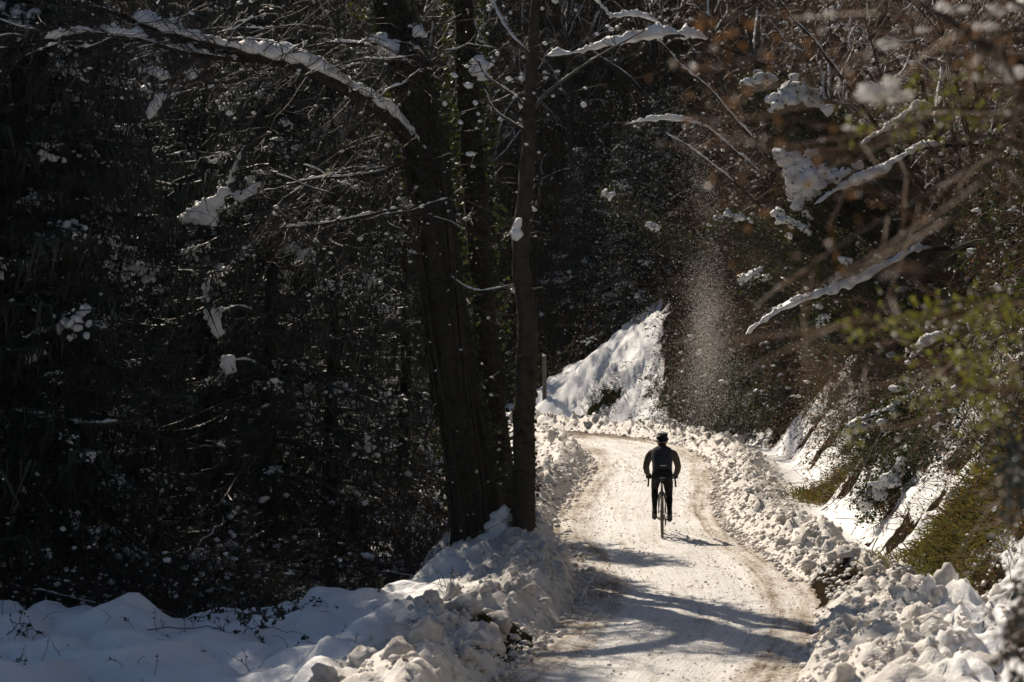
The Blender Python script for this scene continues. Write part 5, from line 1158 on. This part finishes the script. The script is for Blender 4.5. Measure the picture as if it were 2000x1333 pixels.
# ------------------------------------------------------------------ blurred branches close to the camera on the right
def near_tree(name, label, base, limbs, leafsets, seed, r0, snow=(), twn=10, leafm='greenleaf', ndrop=40):
    rr = rng(seed); base = np.array(base); base[2] = zt(base[0], base[1]) - .1; t_ = thing(name, label, 'tree', tuple(base))
    z1 = max(np.array([P(*l[0]) for l in limbs])[:, 2].max() + .5, base[2] + 2); tr = resample([base * [1, 1, 1], base + [.05, .05, (z1 - base[2]) * .5], [base[0] - .05, base[1], z1]], 14) - base
    mb = MB(); mb.add(*tubes(tr, np.linspace(r0, r0 * .4, 14), 9)); mb.build('trunk', M['bark'], t_)
    mb = MB(); tw = MB(); lf = MB(); sn = MB(); ALL = []
    for k, l in enumerate(limbs):
        pts = np.array([P(a_, b_, c_) for a_, b_, c_ in l]); zt0 = np.clip(pts[0, 2] - .25, base[2] + .4, z1); j = np.abs(tr[:, 2] + base[2] - zt0).argmin()
        pth = resample(np.vstack([tr[j] + base, pts]), 22) - base; mb.add(*tubes(pth, np.linspace(r0 * (.32 if k == 0 else .09), .004, 22), 6))
        T1 = grow(pth[rr.randint(7, 22, twn)], (pth[-1] - pth[8])[None] / np.linalg.norm(pth[-1] - pth[8]) + rr.normal(0, .6, (twn, 3)), rr.uniform(.12, .5, twn), 7, rr, .12, .04)
        tw.add(*tubes(T1, np.linspace(.004, .0018, 7)[None], 4)); ALL.append(T1[:, 2:].reshape(-1, 3))
    for (px, py, d, sx, sy, n, sz) in leafsets:
        q = np.array([P(a_, b_, c_) for a_, b_, c_ in zip(rr.normal(px, sx, n), rr.normal(py, sy, n), rr.normal(d, .25, n))]) - base
        V, _, T_ = leaves(q, rr.normal(0, 1, (n, 3)), sz * rr.uniform(.5, 1.2, n), rr, .6); lf.add(V, None, T_)
        m_ = max(3, n // 22); e = q[rr.permutation(n)[:m_]]; st = np.repeat(q.mean(0)[None] + [.35, 0, .05], m_, 0); s_ = np.linspace(0, 1, 6)[None, :, None]
        tw.add(*tubes(st[:, None] * (1 - s_) + e[:, None] * s_ + rr.normal(0, .01, (m_, 6, 3)), np.full((1, 6), .0022), 3))
        e = q[rr.permutation(n)[:max(2, n // 16)]]; blobs(sn, e, rr.uniform(.003, .007, len(e)), rr, 2, .9)
    mb.build('limbs', M['bark'], t_); tw.build('twigs', M['twig'], t_)
    if lf.n: lf.build('leaves', M[leafm], t_, False)
    for (px, py, d, R) in snow:
        n = 6; c = P(px, py, d) - base; blobs(sn, c + rr.normal(0, R * .6, (n, 3)) * [1.4, 1, .5], np.full(n, R) * rr.uniform(.5, 1, n), rr, 2, .7)
    gl = MB(); AL = np.concatenate(ALL); q = AL[rr.permutation(len(AL))[:ndrop]]; blobs(gl, q + [0, 0, -.003], rr.uniform(.002, .0055, len(q)), rr, 2, 1.0)
    if gl.n: gl.build('drops', M['drop'], t_)['kind'] = 'stuff'
    if sn.n: sn.build('snow_cover', M['fleck'], t_)
near_tree('near_tree', 'out of focus tree whose dark limb cuts across the top right corner', (2.55, 9.0, 0),
          [[(2010, 140, 8.6), (1920, 90, 8.4), (1850, 40, 8.2), (1760, -10, 8.0)], [(2010, 240, 8.6), (1900, 215, 8.4), (1800, 240, 8.2), (1650, 290, 8.0)], [(2010, 60, 8.8), (1880, 110, 8.6), (1750, 70, 8.4), (1620, 10, 8.2)], [(2010, 330, 8.8), (1900, 330, 8.6), (1780, 400, 8.4), (1640, 480, 8.2), (1560, 540, 8.1)],
           [(2010, 20, 8.3), (1950, -20, 8.2), (1880, -60, 8.1)], [(2005, 90, 8.2), (1960, 110, 8.1), (1990, 180, 8.0), (1975, 260, 8.)]],
          [(1850, 205, 8.3, 90, 40, 150, .035), (1760, 250, 8.2, 60, 30, 70, .03)], 501, .11,
          [(1620, 30, 8.2, .012), (1800, 60, 8.3, .012), (1655, 250, 8.2, .010), (1790, 250, 8.2, .010), (1900, 150, 8.3, .014), (1880, 20, 8.3, .014), (1735, 85, 8.3, .022), (1700, 180, 8.2, .03), (1730, 175, 8.2, .028), (1760, 190, 8.2, .022), (1680, 190, 8.2, .018), (1950, 130, 8.3, .02), (1985, 148, 8.2, .025), (1920, 55, 8.3, .02), (1850, 15, 8.3, .018), (1985, 10, 8.4, .03), (1940, 20, 8.3, .02)], 16, 'greenleaf', 130)
near_tree('near_bush', 'out of focus yellow green leafed bush at the right edge, mid height', (2.35, 9.6, 0),
          [[(2010, 590, 9.2), (1900, 585, 9.0), (1830, 605, 8.8), (1720, 690, 8.6), (1640, 760, 8.5)], [(2010, 660, 9.2), (1880, 700, 9.), (1760, 720, 8.8), (1660, 690, 8.6)], [(2010, 800, 9.2), (1930, 770, 9.0), (1840, 720, 8.9)], [(2010, 700, 9.3), (1900, 760, 9.1), (1800, 790, 8.9)]],
          [(1760, 640, 8.8, 60, 18, 90, .035), (1870, 610, 8.9, 60, 22, 110, .035), (1960, 620, 9., 40, 40, 110, .035), (1900, 720, 9., 60, 30, 150, .035), (1950, 800, 9.1, 40, 50, 150, .035), (1840, 780, 8.9, 50, 20, 60, .03), (1675, 645, 8.6, 12, 10, 16, .04), (1660, 845, 8.7, 14, 12, 16, .035)], 502, .05, (), 8)
near_tree('near_conifer', 'out of focus brown conifer twig drooping at the right edge near the bottom', (2.3, 9.4, 0),
          [[(2030, 830, 8.9), (1990, 880, 8.8), (1975, 940, 8.8), (1972, 1020, 8.7)], [(2030, 900, 8.9), (2000, 930, 8.8), (1985, 980, 8.8)], [(2030, 1080, 8.9), (1990, 1140, 8.7), (1950, 1170, 8.6), (1905, 1230, 8.6)], [(2030, 1150, 8.8), (1985, 1200, 8.7), (1960, 1300, 8.6)], [(2030, 1100, 8.8), (2000, 1180, 8.7), (1990, 1290, 8.7)]],
          [(1978, 930, 8.8, 14, 40, 160, .05), (1990, 1240, 8.8, 14, 60, 160, .05)], 503, .045, (), 8, 'needle')

near_tree('near_hazel', 'out of focus brown twiggy bush with rusty leaves reaching in from the upper right', (1.95, 6.6, 0),
          [[(2020, 300, 6.4), (1850, 260, 6.3), (1600, 190, 6.2), (1420, 120, 6.1)], [(2020, 330, 6.4), (1800, 350, 6.3), (1560, 300, 6.2), (1400, 350, 6.1)], [(2020, 420, 6.4), (1850, 500, 6.3), (1700, 620, 6.2)], [(2020, 280, 6.3), (1900, 380, 6.2), (1780, 540, 6.1)]],
          [(1420, 160, 6.1, 70, 60, 46, .03), (1540, 60, 6.1, 90, 40, 40, .03), (1480, 300, 6.1, 60, 60, 36, .03), (1620, 420, 6.2, 90, 70, 40, .028), (1900, 90, 6.3, 70, 60, 30, .03)], 504, .026, (), 4, 'rusty')
# ------------------------------------------------------------------ powder snow sifting down in the sunlight
r = rng(71); mb = MB(); O = np.array([[1, 1, 1], [-1, -1, 1], [-1, 1, -1], [1, -1, -1]], float) * .8; OT = np.array([[0, 1, 2], [0, 3, 1], [0, 2, 3], [1, 3, 2]])
def flakes(px, py, d, R):
    C = np.stack([(px - 1000) / FPX * d, d, CAM_H - (py - HORIZON) / FPX * d], -1); k_ = C[:, 2] > terrain(C[:, 0], C[:, 1]) + .03; C, R = C[k_], R[k_]
    mb.add((C[:, None] + O[None] * R[:, None, None] * r.uniform(.6, 1.3, (len(C), 4, 1))).reshape(-1, 3), None, (OT[None] + np.arange(len(C))[:, None, None] * 4).reshape(-1, 3))
n = 50000; d = r.normal(58, 1.6, n); py = np.concatenate([r.normal(655, 85, n * 6 // 10), r.uniform(230, 830, n - n * 6 // 10)])
wd = 24 + 12 * sst(600, 800, py) - 6 * sst(500, 300, py)
px = 1385 + (py - 650) * .02 - 20 * sst(450, 280, py) + r.normal(0, 1, n) * wd + 14 * fbm(py * .012, d * .8, 1, 3)
keep = r.uniform(0, 1, n) < np.clip(.55 + 1.3 * fbm(px * .022, py * .011, d * .5, 3), .06, 1)
flakes(px[keep], py[keep], d[keep], (.0022 + .0058 * r.beta(1.0, 3.5, n))[keep])
n = 5600; flakes(r.normal(1290, 130, n), r.uniform(180, 850, n), r.uniform(44, 76, n), .003 + .012 * r.beta(1.0, 5, n))
tag(mb.build('snow_powder', M['fleck'], None, False), 'column of powder snow drifting down in the sunlight', None, None, 'stuff')

# ------------------------------------------------------------------ cold haze in the air
mb = MB(); x0, x1, y0, y1, z0, z1 = -112.5, 112.5, -42.5, 170.5, -9.0, 64.0
mb.add([(x, y, z) for z in (z0, z1) for y in (y0, y1) for x in (x0, x1)], [[0, 2, 3, 1], [4, 5, 7, 6], [0, 1, 5, 4], [2, 6, 7, 3], [0, 4, 6, 2], [1, 3, 7, 5]])
m = bpy.data.materials.new('cold_haze'); m.use_nodes = True; t = m.node_tree; t.nodes.remove(t.nodes['Principled BSDF'])
pv = N_(t, 'VolumePrincipled', Density=HAZE, Anisotropy=0.3); pv.inputs['Color'].default_value = (0.80, 0.92, 1.0, 1); t.links.new(pv.outputs[0], t.nodes['Material Output'].inputs['Volume'])
tag(mb.build('haze', m, None, False), 'thin cold haze in the shaded valley air', None, None, 'stuff')

# ------------------------------------------------------------------ labels: say where each look-alike grows
MARKS = {'bank': [((1540, 620), 'the thick dark snowy branch'), ((1580, 350), 'the largest snow cushion'), ((1560, 180), 'the rounded snow hood'), ((1700, 340), 'the rising snow covered branch'), ((1930, 1060), 'the mossy grass at the right edge'), ((1385, 650), 'the column of drifting snow'),
                  ((1300, 930), 'the cyclist'), ((1810, 680), 'the stubby branch with a thick snow roll'), ((1720, 250), 'the short snow topped branch'), ((1330, 250), 'the arching branch tipped with snow'), ((1610, 900), 'the olive grass patch'), ((1715, 950), 'the snow pads on low ivy')],
         'left': [((520, 110), 'the long snow topped limb'), ((870, 600), 'the massive leaning trunk'), ((410, 400), 'the heavy white snow pad'), ((447, 710), 'the small square snow pad'), ((140, 640), 'the snowy bough near the left edge'), ((500, 1200), 'the brambles on the snow field'), ((950, 980), 'the foot of the two big trunks'), ((160, 820), 'the long level snowy bough')],
         'far': [((1030, 300), 'the slim trunk'), ((1200, 700), 'the snowy spur'), ((1385, 450), 'the column of drifting snow'), ((1180, 90), 'the pale branch with a white ridge'), ((1330, 250), 'the arching branch tipped with snow'), ((880, 250), 'the massive leaning trunk'), ((1320, 130), 'the long diagonal snow lined trunk'), ((500, 110), 'the long snow topped limb')]}
def relabel(group_word, marks, stem, hmid):
    obs = [o for o in COL.objects if o.get('category') and o.get('group', '').startswith(group_word)]
    ph = {}
    for o in obs:
        p = o.location; px, py = 1000 + p.x / p.y * FPX, HORIZON + (CAM_H - (p.z + hmid * o.scale[2])) / p.y * FPX
        (mx, my), nm = min(MARKS[marks], key=lambda q: (q[0][0] - px) ** 2 + (q[0][1] - py) ** 2)
        dx, dy = px - mx, py - my
        rel = ('right of ' if dx > 0 else 'left of ') if abs(dx) > abs(dy) else ('below ' if dy > 0 else 'above ')
        if dx * dx + dy * dy < 2500: rel = 'just at '
        s_ = stem.get(o.name.split('.')[0], stem.get('')); s_ = s_(o) if callable(s_) else s_
        ph.setdefault(s_ + ' ' + rel + nm, []).append((px, p.y, o))
    for txt, lst in ph.items():
        lst.sort(key=lambda q: q[0]); n = len(lst)
        pre = {1: [''], 2: ['left of two: ', 'right of two: '], 3: ['leftmost of three: ', 'middle of three: ', 'rightmost of three: ']}.get(n)
        if not pre:
            lst.sort(key=lambda q: q[1]); pre = ['nearest of several: '] + [''] * (n - 2) + ['farthest of several: ']
        for (_, _, o), pr in zip(lst, pre):
            o['label'] = pr + txt if len((pr + txt).split()) <= 16 else txt
relabel('bramble plants', 'bank', {'': 'bare brown bramble bush'}, 1.0)
relabel('ivy bush plants', 'bank', {'': 'dense dark ivy bush'}, .8)
relabel('bush plants', 'bank', {'hazel_bush': 'thin stemmed bare bush', '': 'glossy leaved bush'}, 1.6)
relabel('bare trees on the bank, kind a', 'bank', {'': 'leaning bare tree'}, 3); relabel('bare trees on the bank, kind b', 'bank', {'': 'straight bare tree'}, 3); relabel('bare trees on the bank, kind c', 'bank', {'': 'small crooked bare tree'}, 2.5)
relabel('spruces in the shade', 'left', {'': 'dark snow flecked spruce'}, 4.5)
for q in 'abc': relabel('shrubs of the dark thicket, kind ' + q, 'left', {'': {'a': 'arching leafy shrub', 'b': 'twiggy shrub', 'c': 'thin stemmed shrub'}[q]}, 1.2)
for q in 'abc': relabel('bare trees on the far hillside, kind ' + q, 'far', {'': {'a': 'dim branching bare tree', 'b': 'dim slanting bare tree', 'c': 'dim tall bare tree'}[q]}, 5)
relabel('conifers on the far hillside', 'far', {'': 'dark far conifer'}, 5)
